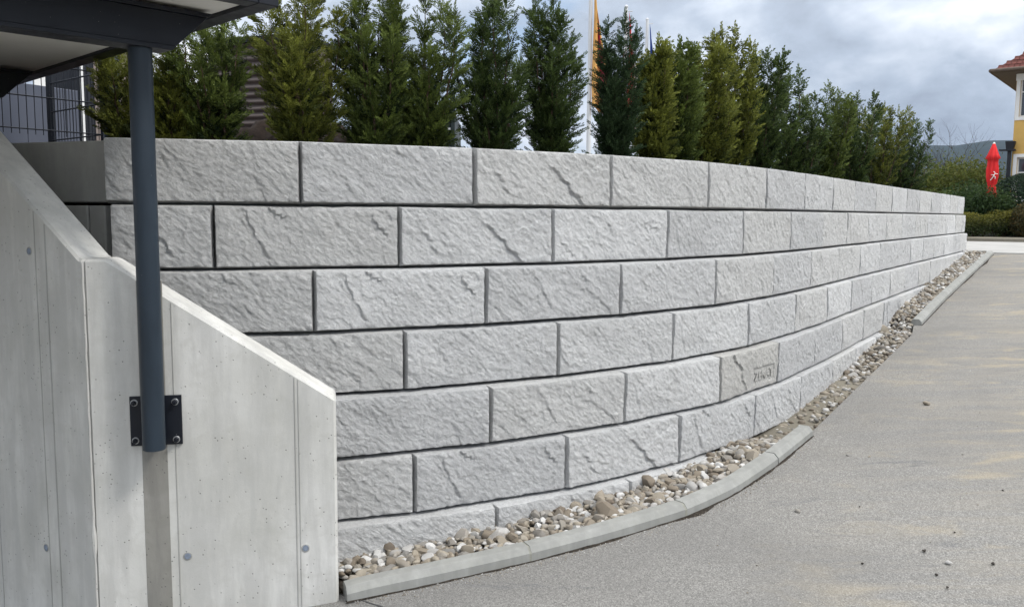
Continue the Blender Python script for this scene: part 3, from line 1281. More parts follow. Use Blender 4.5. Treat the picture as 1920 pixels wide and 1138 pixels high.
s1 = 0.115
sM = mi.dot(aD)
mb = MB()
front = [loc(CN, zbot), loc(EN, zbot), loc(EN, zE), loc(CN + aD * s1, zC), loc(CN, zC)]
back = [loc(CN + mi, zbot), loc(EN + nA * TK, zbot), loc(EN + nA * TK, zE), loc(CN + mi + aD * .03, zC), loc(CN + mi, zC)]
mb.prism(front, back)
mb.build('wall_body', 'conc', root, bevel=0.014)
LB, slB = 2.6, math.tan(R(34.5))
mb = MB()
sBM = mi.dot(bD)
front = [loc(CN, zbot), loc(CN + bD * LB, zbot), loc(CN + bD * LB, zC + slB * (LB - .03)), loc(CN + bD * .03, zC), loc(CN, zC)]
back = [loc(CN + mi, zbot), loc(CN + bD * LB + nB * TK, zbot), loc(CN + bD * LB + nB * TK, zC + slB * (LB - .03)), loc(CN + mi + bD * .02, zC), loc(CN + mi, zC)]
mb.prism(front[::-1], back[::-1])
ob = mb.build('wall_body', 'conc', root, bevel=0.014)
ob['label'] = 'left leg of the parapet, rising away from the corner'


def face_frame(A):
    """s along the leg, z up, d out of its face"""
    D, N = (aD, nA) if A else (bD, nB)
    def f(s, z, d):
        return loc(CN + D * s - N * d, z)
    return f


def s_of(px, py, A):
    """where a pixel's sight line meets a leg's front face -> (s, z)"""
    r = ray(px, py)
    D = aD if A else bD
    N = nA if A else nB
    t = CN.dot(N) / (Vector((r.x, r.y, 0)).dot(N))
    p = Vector((r.x * t, r.y * t, 0))
    return (p - CN).dot(D), EYE + r.z * t


def top_z(s, A):
    if A:
        return zC if s < s1 else zC + (zE - zC) * (s - s1) / (LA - s1)
    return zC + slB * max(0, s - .03)


def strip(A, px, py, w, name, mat, z0=None, z1=None, proud=0.003):
    s, _ = s_of(px, py, A)
    f = face_frame(A)
    ztop = (top_z(s + (w if A else 0), A) - .02) if z1 is None else z1
    zlow = zbot + .05 if z0 is None else z0
    mb = MB()
    a = [f(s, zlow, -0.01), f(s + w, zlow, -0.01), f(s + w, ztop, -0.01), f(s, ztop, -0.01)]
    b = [f(s, zlow, proud), f(s + w, zlow, proud), f(s + w, ztop, proud), f(s, ztop, proud)]
    mb.prism(a, b)
    return mb.build(name, mat, root, bevel=0.0012)


strip(True, 316, 900, -.128, 'board_mark', 'board', None, None, 0.002)
strip(True, 322, 650, .006, 'formwork_seam', 'seam')
strip(True, 555, 950, .006, 'formwork_seam', 'seam')
strip(True, 562, 950, .004, 'formwork_seam', 'seam')
strip(False, 78, 700, .007, 'formwork_seam', 'seam')
strip(False, 100, 750, .010, 'formwork_seam', 'seam')
strip(False, 2, 1000, .006, 'formwork_seam', 'seam')
# rough cement ridge along the corner
mb = MB()
pts, rad = [], []
for i in range(46):
    z = zbot + .1 + (zC - zbot - .12) * i / 45
    pts.append(loc(CN, z) + Vector((noise.noise((0, 1, i * .8)) * .004, noise.noise((3, 1, i * .8)) * .003, 0)))
    rad.append(0.005 + .004 * abs(noise.noise((i * .9, 5, 2))) + (.008 if i in (20, 21) else 0))
mb.tube(pts, rad, 7)
mb.build('cement_ridge', 'conc', root, smooth=True)


def plug(A, px, py, r=.017):
    s, z = s_of(px, py, A)
    f = face_frame(A)
    mb = MB()
    mb.tube([f(s, z, -.01), f(s, z, .004)], r, 16)
    o = mb.build('tie_hole_plug', 'plug', root, bevel=.001)
    mb = MB()
    n_ = 18
    ring = []
    for d, rr_ in ((-.01, r * 1.35), (.0025, r * 1.35), (.0035, r * 1.15), (-.01, r * 1.02)):
        ring.append([f(s + math.cos(i / n_ * 6.283) * rr_, z + math.sin(i / n_ * 6.283) * rr_, d) for i in range(n_)])
    vs = [v for r_ in ring for v in r_]
    fs = [(k * n_ + i, k * n_ + (i + 1) % n_, ((k + 1) % 4) * n_ + (i + 1) % n_, ((k + 1) % 4) * n_ + i) for k in range(4) for i in range(n_)]
    mb.add(vs, fs)
    mb.build('grout_ring', 'seam', root)


for A, px, py in ((True, 573, 1027), (True, 352, 1042), (False, 55, 471), (False, 87, 1026)):
    plug(A, px, py)

# ------------------------------------------------------------------ canopy, its beams and post
zB, zS = EYE + 0.82, EYE + 1.02
cr_ = at(523, 14, 1.0) - Vector((0, 0, EYE))
kc = (zS - EYE) / cr_.z
CC = Vector((cr_.x * kc, kc, zS))
uD = Vector((math.cos(R(136)), math.sin(R(136)), 0))
vD = Vector((math.cos(R(226)), math.sin(R(226)), 0))
can = empty('canopy', (CC.x, CC.y, zS), 0, 'flat canopy roof with dark edge and pale soffit at upper left', 'canopy')
LU, LV = 7.5, 4.2
fr = Matrix((uD, vD, Vector((0, 0, 1)))).transposed().to_4x4()
mb = MB()
mb.box(0, LU, 0, .11, 0, .26, fr)
mb.build('fascia', 'steel_dark', can, bevel=.004)
mb = MB()
mb.box(0, .11, .113, LV, 0, .26, fr)
mb.build('fascia', 'steel_dark', can, bevel=.004)
mb = MB()
mb.box(.113, LU, .113, LV, .20, .255, fr)
mb.build('roof_sheet', 'steel_dark', can)
for i in range(3):
    mb = MB()
    mb.box(.115, LU, .115 + i * 1.36, .115 + i * 1.36 + 1.355, .018, .06, fr)
    mb.build('soffit_panel', 'soffit', can)


def i_beam(u, name, label):
    hh = zS - zB + .012
    root_ = empty(name, Vector((CC.x, CC.y, zS)) + uD * u - Vector((0, 0, hh)), 0, label, 'steel beam', 'canopy beams')
    w, tf = .075, .022
    e0, e1 = .37, .15                                # bottom and top end, cut at a slant
    def sec(x0, x1, z0, z1, nm):
        def e(z):
            return e0 + (e1 - e0) * z / hh
        mb = MB()
        a = [fr.to_3x3() @ Vector((x, e(z), z)) for x, z in ((x0, z0), (x1, z0), (x1, z1), (x0, z1))]
        b = [fr.to_3x3() @ Vector((x, 4.0, z)) for x, z in ((x0, z0), (x1, z0), (x1, z1), (x0, z1))]
        mb.prism(a, b)
        mb.build(nm, 'steel_dark', root_, bevel=.002)
    sec(-w, w, 0, tf, 'flange')
    sec(-.062, .062, tf + .001, hh - tf - .001, 'web')
    sec(-w, w, hh - tf, hh, 'flange')
    return root_


# the beam's axis passes over the post
pole_xy = at(276, 470, 4.44)
u_b = (Vector((pole_xy.x, pole_xy.y, 0)) - Vector((CC.x, CC.y, 0))).dot(uD)
i_beam(u_b, 'canopy_beam', 'dark steel beam carried by the round post under the canopy')
i_beam(u_b + 2.72, 'canopy_beam', 'second dark steel beam at the far left under the canopy')

post = empty('canopy_post', (pole_xy.x, pole_xy.y, at(290, 842, 4.44).z), 0,
             'round blue-grey steel post bolted to the concrete parapet under the canopy', 'post')
mb = MB()
zl = at(290, 842, 4.44).z
top = zB - zl - (0.0)
mb.tube([(0, 0, 0), (0, 0, top)], .0572, 40)
mb.build('tube', 'steel', post, smooth=True, bevel=.002)
mb = MB()
Mr = Matrix.Rotation(math.atan2(uD.y, uD.x), 4, 'Z')
mb.box(-.07, .07, -.07, .07, top - .012, top - .001, Mr)
mb.build('head_plate', 'steel_dark', post, bevel=.002)
# foot plate on the wall
f = face_frame(True)
s0_, _ = s_of(245, 790, True)
s1_, _ = s_of(342, 787, True)
zt_, zb_ = s_of(293, 741, True)[1], s_of(293, 833, True)[1]
mb = MB()
d0, d1 = .002, .014
sh = org - post.location
a = [f(s, z, d0) + sh for s, z in ((s0_, zb_), (s1_, zb_), (s1_, zt_), (s0_, zt_))]
b = [f(s, z, d1) + sh for s, z in ((s0_, zb_), (s1_, zb_), (s1_, zt_), (s0_, zt_))]
mb.prism(a, b)
pl = mb.build('base_plate', 'steel_dark', post, bevel=.0015)
# web plate between tube and foot plate
sc_ = (Vector((pole_xy.x, pole_xy.y, 0)) - CN).dot(aD)
dface = -(Vector((pole_xy.x, pole_xy.y, 0)) - CN).dot(nA)
mb = MB()
a = [f(s, z, d1 + .0005) + sh for s, z in ((sc_ - .03, zb_ + .02), (sc_ + .03, zb_ + .02), (sc_ + .03, zt_ - .02), (sc_ - .03, zt_ - .02))]
b = [f(s, z, dface) + sh for s, z in ((sc_ - .03, zb_ + .02), (sc_ + .03, zb_ + .02), (sc_ + .03, zt_ - .02), (sc_ - .03, zt_ - .02))]
mb.prism(a, b)
mb.build('bracket', 'steel_dark', post)
for px, py in ((252.5, 754), (329, 752), (255.5, 824.5), (332, 822)):
    s, z = s_of(px, py, True)
    w = MB().tube([f(s, z, d1 + .0005) + sh, f(s, z, d1 + .004) + sh], .0185, 18).build('washer', 'zinc', post, bevel=.001)
    b = MB().tube([f(s, z, d1 + .0045) + sh, f(s, z, d1 + .020) + sh], .0145, 6).build('bolt', 'steel_dark', post, bevel=.0015)
    MB().tube([f(s, z, d1 + .020) + sh, f(s, z, d1 + .034) + sh], .008, 10).build('thread', 'steel_dark', b)
#--END1

# ------------------------------------------------------------------ foliage generators
def rot_to(dirs, roll):
    """rotation matrices whose z axis is dirs"""
    d = dirs / np.linalg.norm(dirs, axis=1)[:, None]
    ref = np.where(np.abs(d[:, 2:3]) < .9, np.array([[0, 0, 1.0]]), np.array([[1.0, 0, 0]]))
    x = np.cross(ref, d)
    x /= np.linalg.norm(x, axis=1)[:, None]
    y = np.cross(d, x)
    c, s = np.cos(roll)[:, None], np.sin(roll)[:, None]
    x2 = x * c + y * s
    y2 = -x * s + y * c
    return np.stack([x2, y2, d], axis=2)


def sprig_template(nn, width, length, seed):
    """one shoot along +z of length 1: needles set all round, leaning forward"""
    r = np.random.default_rng(seed)
    V = []
    for i in range(nn):
        z = (i + .5) / nn
        a = i * 2.399 + r.normal(0, .3)
        lean = math.radians(42 + r.normal(0, 10)) * (1 - .45 * z)
        ln = length * (1 - .35 * z ** 3) * r.uniform(.8, 1.15)
        d = np.array([math.sin(lean) * math.cos(a), math.sin(lean) * math.sin(a) * .65, math.cos(lean)])
        side = np.cross(d, [math.cos(a + 1.3), math.sin(a + 1.3), .4])
        side /= np.linalg.norm(side)
        b = np.array([0, 0, z])
        w = width / 2
        V += [b - side * w * .6, b + d * ln * .55 - side * w, b + d * ln, b + d * ln * .55 + side * w]
    return np.array(V)


def leaf_object(name, V, tint, mat, parent):
    n_ = len(V) // 4
    me = np_mesh(name, V, np.arange(n_ * 4).reshape(-1, 4))
    at_ = me.attributes.new('tint', 'FLOAT_COLOR', 'POINT')
    c = np.ones((len(V), 4), np.float32)
    c[:, :3] = tint
    at_.data.foreach_set('color', c.ravel())
    me.materials.append(MAT[mat])
    return link(bpy.data.objects.new(name, me), parent)


YEW_T = [sprig_template(20, .080, .34, i) for i in range(3)]
YEW_T2 = [sprig_template(11, .14, .40, i + 5) for i in range(3)]
BUSHN = 0


def yew(base, h, w, tone, label, seed, lod, gaps=1.0, stems=None, lean=0.0):
    """upright yew: several leaders, each clothed in rising shoots"""
    r = np.random.default_rng(seed)
    root_ = empty('yew_shrub', base, 0, label, 'shrub', 'yew hedge behind the block wall')
    ns = stems or int(r.integers(12, 16))
    tr = MB()
    P, D, Ls, T = [], [], [], []
    for k in range(ns):
        ang = 2 * math.pi * (k / ns) + r.normal(0, .35)
        rad = w / 2 * math.sqrt(r.uniform(.05, 1.0))
        if k == 0:
            rad *= .2
        hh = h * (r.uniform(.80, 1.0) if r.random() < .6 else r.uniform(.45, .8))
        if k == 0:
            hh = h
        # leader path: leaves the base, swings out, then climbs
        npt = 14
        path = []
        bend = r.normal(0, .03, (npt, 2)).cumsum(0) * .5
        for i in range(npt):
            t = i / (npt - 1)
            out = rad * (.06 + .94 * min(1, t * 1.35) ** .75)
            path.append([math.cos(ang) * out + bend[i, 0] * w + lean * t, math.sin(ang) * out * .8 + bend[i, 1] * w, hh * (t ** .92)])
        path = np.array(path)
        tr.tube([tuple(p) for p in path[:-2]], list(np.linspace(.013, .003, npt - 2)), 5, False)
        nsh = int((58 if lod == 0 else 54 if lod == 1 else 50) * hh / 1.1)
        for q in range(nsh):
            t = .03 + .97 * (q + r.random()) / nsh
            x = t * (npt - 1)
            i = min(int(x), npt - 2)
            p = path[i] + (path[i + 1] - path[i]) * (x - i)
            tan = path[i + 1] - path[i]
            tan /= np.linalg.norm(tan)
            a = r.uniform(0, 6.283)
            # shoots reach away from the plant's axis more than inwards
            outv = np.array([p[0], p[1], 0]) / (w / 2)
            side = np.array([math.cos(a), math.sin(a), 0]) + outv * .6
            side /= np.linalg.norm(side)
            el = r.uniform(.05, .95)
            d = side * math.cos(el) + tan * math.sin(el) + np.array([0, 0, .18])
            d /= np.linalg.norm(d)
            ln = (.06 + .13 * (1 - t) ** .7 * min(1, t * 6 + .35)) * r.uniform(.6, 1.4)
            ln = min(max(ln, .045), .26)
            hue = r.normal(0, 1)
            # a twig with side shoots
            nseg = max(1, int(ln / .05))
            for m_ in range(nseg):
                pp = p + d * ln * m_ / nseg
                P.append(pp)
                D.append(d + r.normal(0, .08, 3) + np.array([0, 0, .1 * m_]))
                Ls.append(min(.085, ln / nseg * 1.5))
                T.append((t, hue, m_ / max(1, nseg - 1) if nseg > 1 else 1))
                for sgn in (-1, 1):
                    if r.random() < .72 and m_ > 0 or nseg == 1:
                        sd = np.cross(d, [0, 0, 1.0])
                        sd /= np.linalg.norm(sd) + 1e-6
                        P.append(pp + d * .01)
                        D.append(d * .75 + sd * sgn * .65 + r.normal(0, .18, 3) + np.array([0, 0, .22]))
                        Ls.append(r.uniform(.045, .075))
                        T.append((t, hue, r.uniform(.3, 1)))
        # leading tip
        for q in range(5):
            P.append(path[-1] - np.array([0, 0, .03 * q]))
            D.append(np.array([r.normal(0, .12), r.normal(0, .12), 1]))
            Ls.append(.08)
            T.append((1, .6, .9))
    P, D, Ls, T = map(np.array, (P, D, Ls, T))
    keep = r.random(len(P)) < .74
    P, D, Ls, T = P[keep], D[keep], Ls[keep] * 1.36, T[keep]
    if lod == 2:
        keep = r.random(len(P)) < .95
        P, D, Ls, T = P[keep], D[keep], Ls[keep] * 1.12, T[keep]
    elif lod == 1:
        Ls = Ls * 1.12
    tm = YEW_T if lod == 0 else YEW_T2
    Rm = rot_to(D, r.uniform(0, 6.28, len(D)))
    which = r.integers(0, 3, len(P))
    VV, CCo = [], []
    tone = np.array(tone)
    dark = np.array([.010, .022, .009])  # near-black green standing in for shade deep inside the crown
    for k in range(3):
        sel = which == k
        t_ = tm[k]
        v = np.einsum('nij,mj->nmi', Rm[sel] * Ls[sel][:, None, None], t_) + P[sel][:, None, :]
        VV.append(v.reshape(-1, 3))
        age_shade = np.clip(.08 + .52 * T[sel][:, 2] + .15 * T[sel][:, 1] + .22 * T[sel][:, 0], 0, 1)[:, None]  # paler new growth, plus interior shade painted by twig position and height
        c = dark * (1 - age_shade) + tone * age_shade
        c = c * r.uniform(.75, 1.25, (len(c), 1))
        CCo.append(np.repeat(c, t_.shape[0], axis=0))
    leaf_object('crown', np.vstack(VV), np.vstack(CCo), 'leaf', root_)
    tr.build('trunk', 'bark', root_)
    return len(P) * tm[0].shape[0] // 2


YEL, MID, DRK, BLU = (.180, .196, .036), (.118, .154, .034), (.076, .110, .030), (.050, .082, .036)
ZSOIL = Z_TOP - .13
BUSH = [  # pixel x, width px, top pixel y, tone, detail, label
    (242, 100, 100, YEL, 0, 'sparse yew shrub half hidden behind the blue-grey post'),
    (318, 95, 100, YEL, 0, 'low yew shrub just right of the blue-grey post'),
    (405, 155, 40, MID, 0, 'bushy yew shrub left of the brown corrugated cladding'),
    (572, 150, -35, YEL, 0, 'tall yellow-green yew shrub right of the brown corrugated cladding'),
    (703, 120, -20, MID, 0, 'left one of the two joined tall yews in front of the dark green container'),
    (798, 115, -30, MID, 0, 'right one of the two joined tall yews in front of the dark green container'),
    (925, 140, -12, DRK, 0, 'airy yew shrub right of the wide sky gap'),
    (1030, 98, 8, DRK, 0, 'yew shrub between the airy yew and the orange flag'),
    (1154, 66, 40, BLU, 0, 'dense dark yew shrub in front of the orange flag'),
    (1226, 50, 88, YEL, 1, 'narrow light green yew column in front of the blue flag'),
    (1264, 78, 88, MID, 1, 'slim yew shrub right of the blue flag'),
    (1322, 84, 90, YEL, 1, 'golden green yew shrub left of the tallest tip in the right half'),
    (1368, 82, 62, YEL, 1, 'golden green yew shrub with the tallest tip in the right half'),
    (1424, 76, 105, DRK, 1, 'dark yew shrub directly right of the golden green pair'),
    (1490, 82, 138, DRK, 1, 'fifth yew shrub from the far end of the hedge'),
    (1546, 74, 164, MID, 2, 'fourth yew shrub from the far end of the hedge'),
    (1600, 74, 184, DRK, 2, 'third yew shrub from the far end of the hedge'),
    (1645, 70, 204, YEL, 2, 'second yew shrub from the far end of the hedge, yellowish'),
    (1700, 84, 226, DRK, 2, 'last yew shrub at the far end of the hedge'),
]
tot = 0
cvb = Curve(-0.95)
for i, (px, wpx, ty, tone, lod, lab) in enumerate(BUSH):
    s = cvb.hit(px, 260)
    q = cvb.p(s)
    d = q[1]
    w = wpx / F_PX * d * (1.02 if px < 1100 else 0.92 if px < 1200 else 1.08 if px < 1380 else 1.38)
    ztop = at(px, ty, d).z
    tot += yew((q[0], q[1], ZSOIL), ztop - ZSOIL, w, tone, lab, 100 + i, lod, stems=7 if i == 0 else None)
print('yew triangles', tot)


def leaf_cloud(name, centre, radii, n_, size, tones, parent, seed, mat='leaf2', shell=.55, up=.4, flat_bottom=None, lumps=0):
    """leaves spread through a lumpy ellipsoid"""
    r = np.random.default_rng(seed)
    d = r.normal(0, 1, (n_, 3))
    d /= np.linalg.norm(d, axis=1)[:, None]
    rad = (shell + (1 - shell) * r.random(n_) ** .6)[:, None]
    if lumps:
        lp = r.normal(0, 1, (lumps, 3))
        lp /= np.linalg.norm(lp, axis=1)[:, None]
        near = (d @ lp.T).max(1)
        rad *= (.72 + .34 * np.clip((near - .55) / .45, 0, 1))[:, None]
    p = d * rad * np.array(radii) + np.array(centre)
    if flat_bottom is not None:
        p[:, 2] = np.maximum(p[:, 2], flat_bottom + r.random(n_) * .1)
    nd = d + r.normal(0, .7, (n_, 3)) + np.array([0, 0, up])
    Rm = rot_to(nd, r.uniform(0, 6.28, n_))
    sz = size * r.uniform(.6, 1.3, n_)
    t_ = np.array([[-.28, 0, 0], [0, -.5, .05], [.28, 0, 0], [0, .5, .05]])
    V = np.einsum('nij,mj->nmi', Rm * sz[:, None, None], t_) + p[:, None, :]
    tn = np.array(tones)[r.integers(0, len(tones), n_)] * r.uniform(.7, 1.25, (n_, 1))
    return leaf_object(name, V.reshape(-1, 3), np.repeat(tn, 4, axis=0), mat, parent)


def skeleton(h, spread, seed, depth=4, n0=5, r0=.03, ang=.45):
    """branching twigs -> list of (points, radii) and tips"""
    r = random.Random(seed)
    out, tips = [], []
    def grow(p, d, ln, rad, lev):
        pts = [p]
        for i in range(4):
            d = (d + Vector((r.gauss(0, .10), r.gauss(0, .10), .05))).normalized()
            pts.append(pts[-1] + d * ln / 4)
        out.append((pts, [rad, rad * .88, rad * .76, rad * .66, rad * .55]))
        if lev == 0:
            tips.append((pts[-1], d))
            return
        for k in range(r.randint(2, 4)):
            q = pts[r.randint(2, 4)]
            nd = (d + Vector((r.gauss(0, ang), r.gauss(0, ang), r.gauss(.1, .2)))).normalized()
            grow(q, nd, ln * r.uniform(.6, .85), rad * .55, lev - 1)
        tips.append((pts[-1], d))
    for k in range(n0):
        a = 6.283 * k / n0 + r.random()
        grow(Vector((math.cos(a) * .05, math.sin(a) * .05, 0)), Vector((math.cos(a) * spread, math.sin(a) * spread, 1)).normalized(), h * r.uniform(.35, .5), r0, depth - 1)
    return out, tips


def twiggy_shrub(name, base, h, spread, seed, label, cat, group, tones, nl, size, depth=4, n0=6, r0=.03, reach=.22):
    root_ = empty(name, base, 0, label, cat, group)
    br, tips = skeleton(h, spread, seed, depth, n0, r0)
    mb = MB()
    for pts, rad in br:
        mb.tube(pts, rad, 4, False)
    mb.build('trunk', 'bark', root_)
    if nl:
        r = np.random.default_rng(seed)
        allp = np.array([p for pts, _ in br for p in pts[1:]] + [t[0] for t in tips] * 2)
        idx = r.integers(0, len(allp), nl)
        p = allp[idx] + r.normal(0, reach * .5, (nl, 3))
        p[:, 2] = np.maximum(p[:, 2], .03)
        Rm = rot_to(r.normal(0, 1, (nl, 3)) + np.array([0, 0, .5]), r.uniform(0, 6.28, nl))
        sz = size * r.uniform(.6, 1.3, nl)
        t_ = np.array([[-.22, 0, 0], [0, -.5, .05], [.22, 0, 0], [0, .5, .05]])
        V = np.einsum('nij,mj->nmi', Rm * sz[:, None, None], t_) + p[:, None, :]
        tn = np.array(tones)[r.integers(0, len(tones), nl)] * r.uniform(.7, 1.25, (nl, 1))
        leaf_object('crown', V.reshape(-1, 3), np.repeat(tn, 4, axis=0), 'leaf2', root_)
    return root_


# ------------------------------------------------------------------ across the street
def ground_at(px, d, z):
    p = at(px, 400, d)
    return (p.x, p.y, z)


G1, G2, G3 = (.10, .125, .03), (.07, .10, .03), (.14, .15, .04)
# low hedge, yellow green on top
hd = empty('low_hedge', ground_at(1856, 30.5, Z_VERGE), 0, 'low clipped hedge with yellow-green leaf tips along the street', 'hedge')
mbh = MB()
r_ = np.random.default_rng(9)
n_ = 15000
hx, hy, hz = 2.6, .75, .86
p = np.stack([r_.uniform(-hx, hx, n_), r_.uniform(-hy, hy, n_), r_.random(n_) ** .6 * hz], 1)
p[:, 2] *= 1 + .10 * np.sin(p[:, 0] * 3.1) + .06 * np.sin(p[:, 0] * 8.3 + 1)
p[:, 1] -= .2 * (p[:, 2] / hz) * np.sign(p[:, 1])
Rm = rot_to(r_.normal(0, .6, (n_, 3)) + np.array([0, -.4, .5]), r_.uniform(0, 6.28, n_))
t_ = np.array([[-.3, 0, 0], [0, -.5, .05], [.3, 0, 0], [0, .5, .05]])
V = np.einsum('nij,mj->nmi', Rm * .065, t_) + p[:, None, :]
ty_ = np.clip((p[:, 2] / hz - .35) / .6, 0, 1)[:, None] * r_.uniform(.3, 1, (n_, 1))
tn = np.array([.035, .05, .016]) * (1 - ty_) + np.array([.19, .175, .03]) * ty_
leaf_object('foliage', V.reshape(-1, 3), np.repeat(tn, 4, axis=0), 'leaf2', hd)
mb = MB()
for i in range(14):
    x = -2.4 + i * .37
    for k in range(3):
        a = r_.uniform(0, 6.28)
        mb.tube([(x, 0, -.02), (x + math.cos(a) * .12, math.sin(a) * .2, .3), (x + math.cos(a) * .2, math.sin(a) * .35, .6)], [.012, .009, .004], 5, False)
mb.build('stems', 'bark', hd)

# clipped dome
dm = empty('clipped_dome_shrub', ground_at(1922, 31.6, Z_VERGE), 0, 'dark clipped dome shrub in front of the yellow house', 'shrub')
leaf_cloud('crown', (0, 0, .95), (1.35, 1.3, 1.32), 26000, .075, [(.020, .040, .022), (.03, .055, .028), (.015, .03, .018)], dm, 31, shell=.86, flat_bottom=.02)
mb = MB()
for k in range(7):
    a = k * .9
    mb.tube([(math.cos(a) * .05, math.sin(a) * .05, -.02), (math.cos(a) * .4, math.sin(a) * .4, .8), (math.cos(a) * .7, math.sin(a) * .7, 1.6)], [.03, .022, .01], 6, False)
mb.build('trunk', 'bark', dm)
# a rusty-leaved neighbour at the right margin
rs = empty('rust_leaved_shrub', ground_at(1930, 29.9, Z_VERGE), 0, 'small rust-brown shrub at the right margin beside the low hedge', 'shrub')
leaf_cloud('crown', (0, 0, .55), (.62, .6, .68), 7000, .07, [(.07, .06, .022), (.10, .075, .03), (.04, .045, .02)], rs, 33, shell=.6, flat_bottom=.02)
MB().tube([(0, 0, -.02), (.02, 0, .3), (0, .03, .7)], [.02, .016, .008], 6, False).build('trunk', 'bark', rs)

# loose shrubs behind the wall's end
lab = [('dark evergreen shrub low beside the far end of the block wall', 1838, 31.5, 1.75, .55, [(.03, .055, .02), (.045, .075, .025)], 9000, .11),
       ('loose olive-green shrub behind the far end of the yew hedge', 1765, 36, 3.1, .5, [G1, G3, G2], 7500, .13),
       ('tall yellow-green shrub left of the red parasol', 1808, 35, 3.3, .38, [G3, G1], 7000, .12),
       ('yellow-green shrub between the red parasol and the house', 1878, 36.5, 2.6, .45, [G3, G1, (.11, .11, .03)], 6500, .12),
       ('low mixed shrub in front of the tall yellow-green one', 1800, 32.5, 2.0, .6, [G2, (.05, .08, .02)], 8000, .11)]
for i, (lb, px, d, h, sp, tones, nl, sz) in enumerate(lab):
    twiggy_shrub('shrub', ground_at(px, d, Z_VERGE), h * .80, sp, 40 + i, lb, 'shrub', 'shrubs across the street', tones, int(nl * 2.2), sz, 4, 9, .03, .42)
twiggy_shrub('bare_tree', ground_at(1783, 38, Z_VERGE), 3.5, .30, 61, 'slender bare tree behind the shrubs across the street', 'tree', None, [], 0, .1, 5, 5, .035)

# ------------------------------------------------------------------ closed red parasol
D_P = 31.0
pb = at(1856, 400, D_P)
um = empty('closed_parasol', (pb.x, pb.y, Z_VERGE), 0, 'closed red parasol with a white emblem beside the yellow house', 'parasol')
zt = at(1856, 268, D_P).z - Z_VERGE
zb2 = at(1856, 369, D_P).z - Z_VERGE
MB().tube([(0, 0, 0), (0, 0, zt - .05)], .03, 12).build('pole', 'wood', um, smooth=True)
MB().tube([(0, 0, 0), (0, 0, .10), (0, 0, .16)], [.32, .32, .06], 20).build('base', 'kerb', um, bevel=.01)
V, Q = [], []
nA_, prof = 48, [(0, .015), (.03, .045), (.20, .11), (.42, .19), (.55, .235), (.585, .17), (.70, .165), (.95, .20), (1.2, .195), (1.42, .16), (1.52, .13), (1.62, .14), (1.82, .19), (1.9, .185)]
full = prof[-1][0]
for dz, rr_ in prof:
    zc = zt - dz / full * (zt - zb2)
    for k in range(nA_):
        a = 6.283 * k / nA_
        fold = 1 + (.22 if dz > .5 else .08) * math.sin(a * 8 + dz * 1.4) + .06 * math.sin(a * 3 + dz * 2)
        V.append((math.cos(a) * rr_ * .86 * fold, math.sin(a) * rr_ * .86 * fold, zc + (.02 * math.sin(a * 8) if dz > 1.8 or .3 < dz < .45 else 0)))
np_ = len(prof)
for i in range(np_ - 1):
    for k in range(nA_):
        k2 = (k + 1) % nA_
        Q.append((i * nA_ + k, (i + 1) * nA_ + k, (i + 1) * nA_ + k2, i * nA_ + k2))
me = np_mesh('canvas', V, Q, True)
me.materials.append(MAT['red'])
cvs = link(bpy.data.objects.new('canvas', me), um)
sm = cvs.modifiers.new('thick', 'SOLIDIFY')
sm.thickness = .006
MB().tube([(0, 0, zt - .03), (0, 0, zt + .02)], [.045, .02], 12).build('finial', 'white', um)
MB().tube([(0, 0, zt - 1.58 / full * (zt - zb2) - .02), (0, 0, zt - 1.58 / full * (zt - zb2) + .02)], .150, 24).build('strap', 'red', um)
# leaping white emblem: four strokes lying on the folds
em = MB()
zc = (at(1853, 330, D_P).z - Z_VERGE)
def on_cloth(x, z):
    return Vector((x, -math.sqrt(max(.0,   .19 ** 2 - x * x)) - .004, z))
for stroke in ([(-.10, -.14), (-.03, -.02), (.03, .10)], [(.03, .10), (-.01, .17), (-.05, .16)], [(-.14, .04), (-.04, .03), (.05, .09), (.16, .07)],
               [(-.03, -.02), (.05, -.06), (.04, -.14)], [(-.10, -.14), (-.14, -.20)]):
    em.tube([on_cloth(x * .75 - .03, zc + z * .8) for x, z in stroke], [.010 + .004 * (i % 2) for i in range(len(stroke))], 6)
em.build('emblem', 'white', um)

# ------------------------------------------------------------------ yellow house
D_H = 34.0
hp = at(1897, 300, D_H)
hx0 = hp.x
zg = Z_VERGE - .05
ze = at(1905, 138, D_H).z
hs = empty('yellow_house', (hx0, D_H, zg), R(-38), 'yellow plastered house with a red tiled hipped roof at the right margin', 'house')
W_, DP = 9.0, 8.0
zh = ze - zg
wins = []
def wz(py):
    return at(1910, py, D_H).z - zg
def wx(px, py):
    # along the turned front
    r = ray(px, py)
    cs_, sn_ = math.cos(R(-38)), math.sin(R(-38))
    # hx0 + cs_*k = r.x*(D_H + sn_*k)
    return (r.x * D_H - hx0) / (cs_ - r.x * sn_)
wins = [(wx(1912, 190), 1.05, wz(220), wz(146)), (wx(1905, 330), 1.15, wz(372), wz(296)),
        (wx(1912, 190) + 2.6, 1.05, wz(220), wz(146)), (wx(1905, 330) + 2.7, 1.15, wz(372), wz(296))]
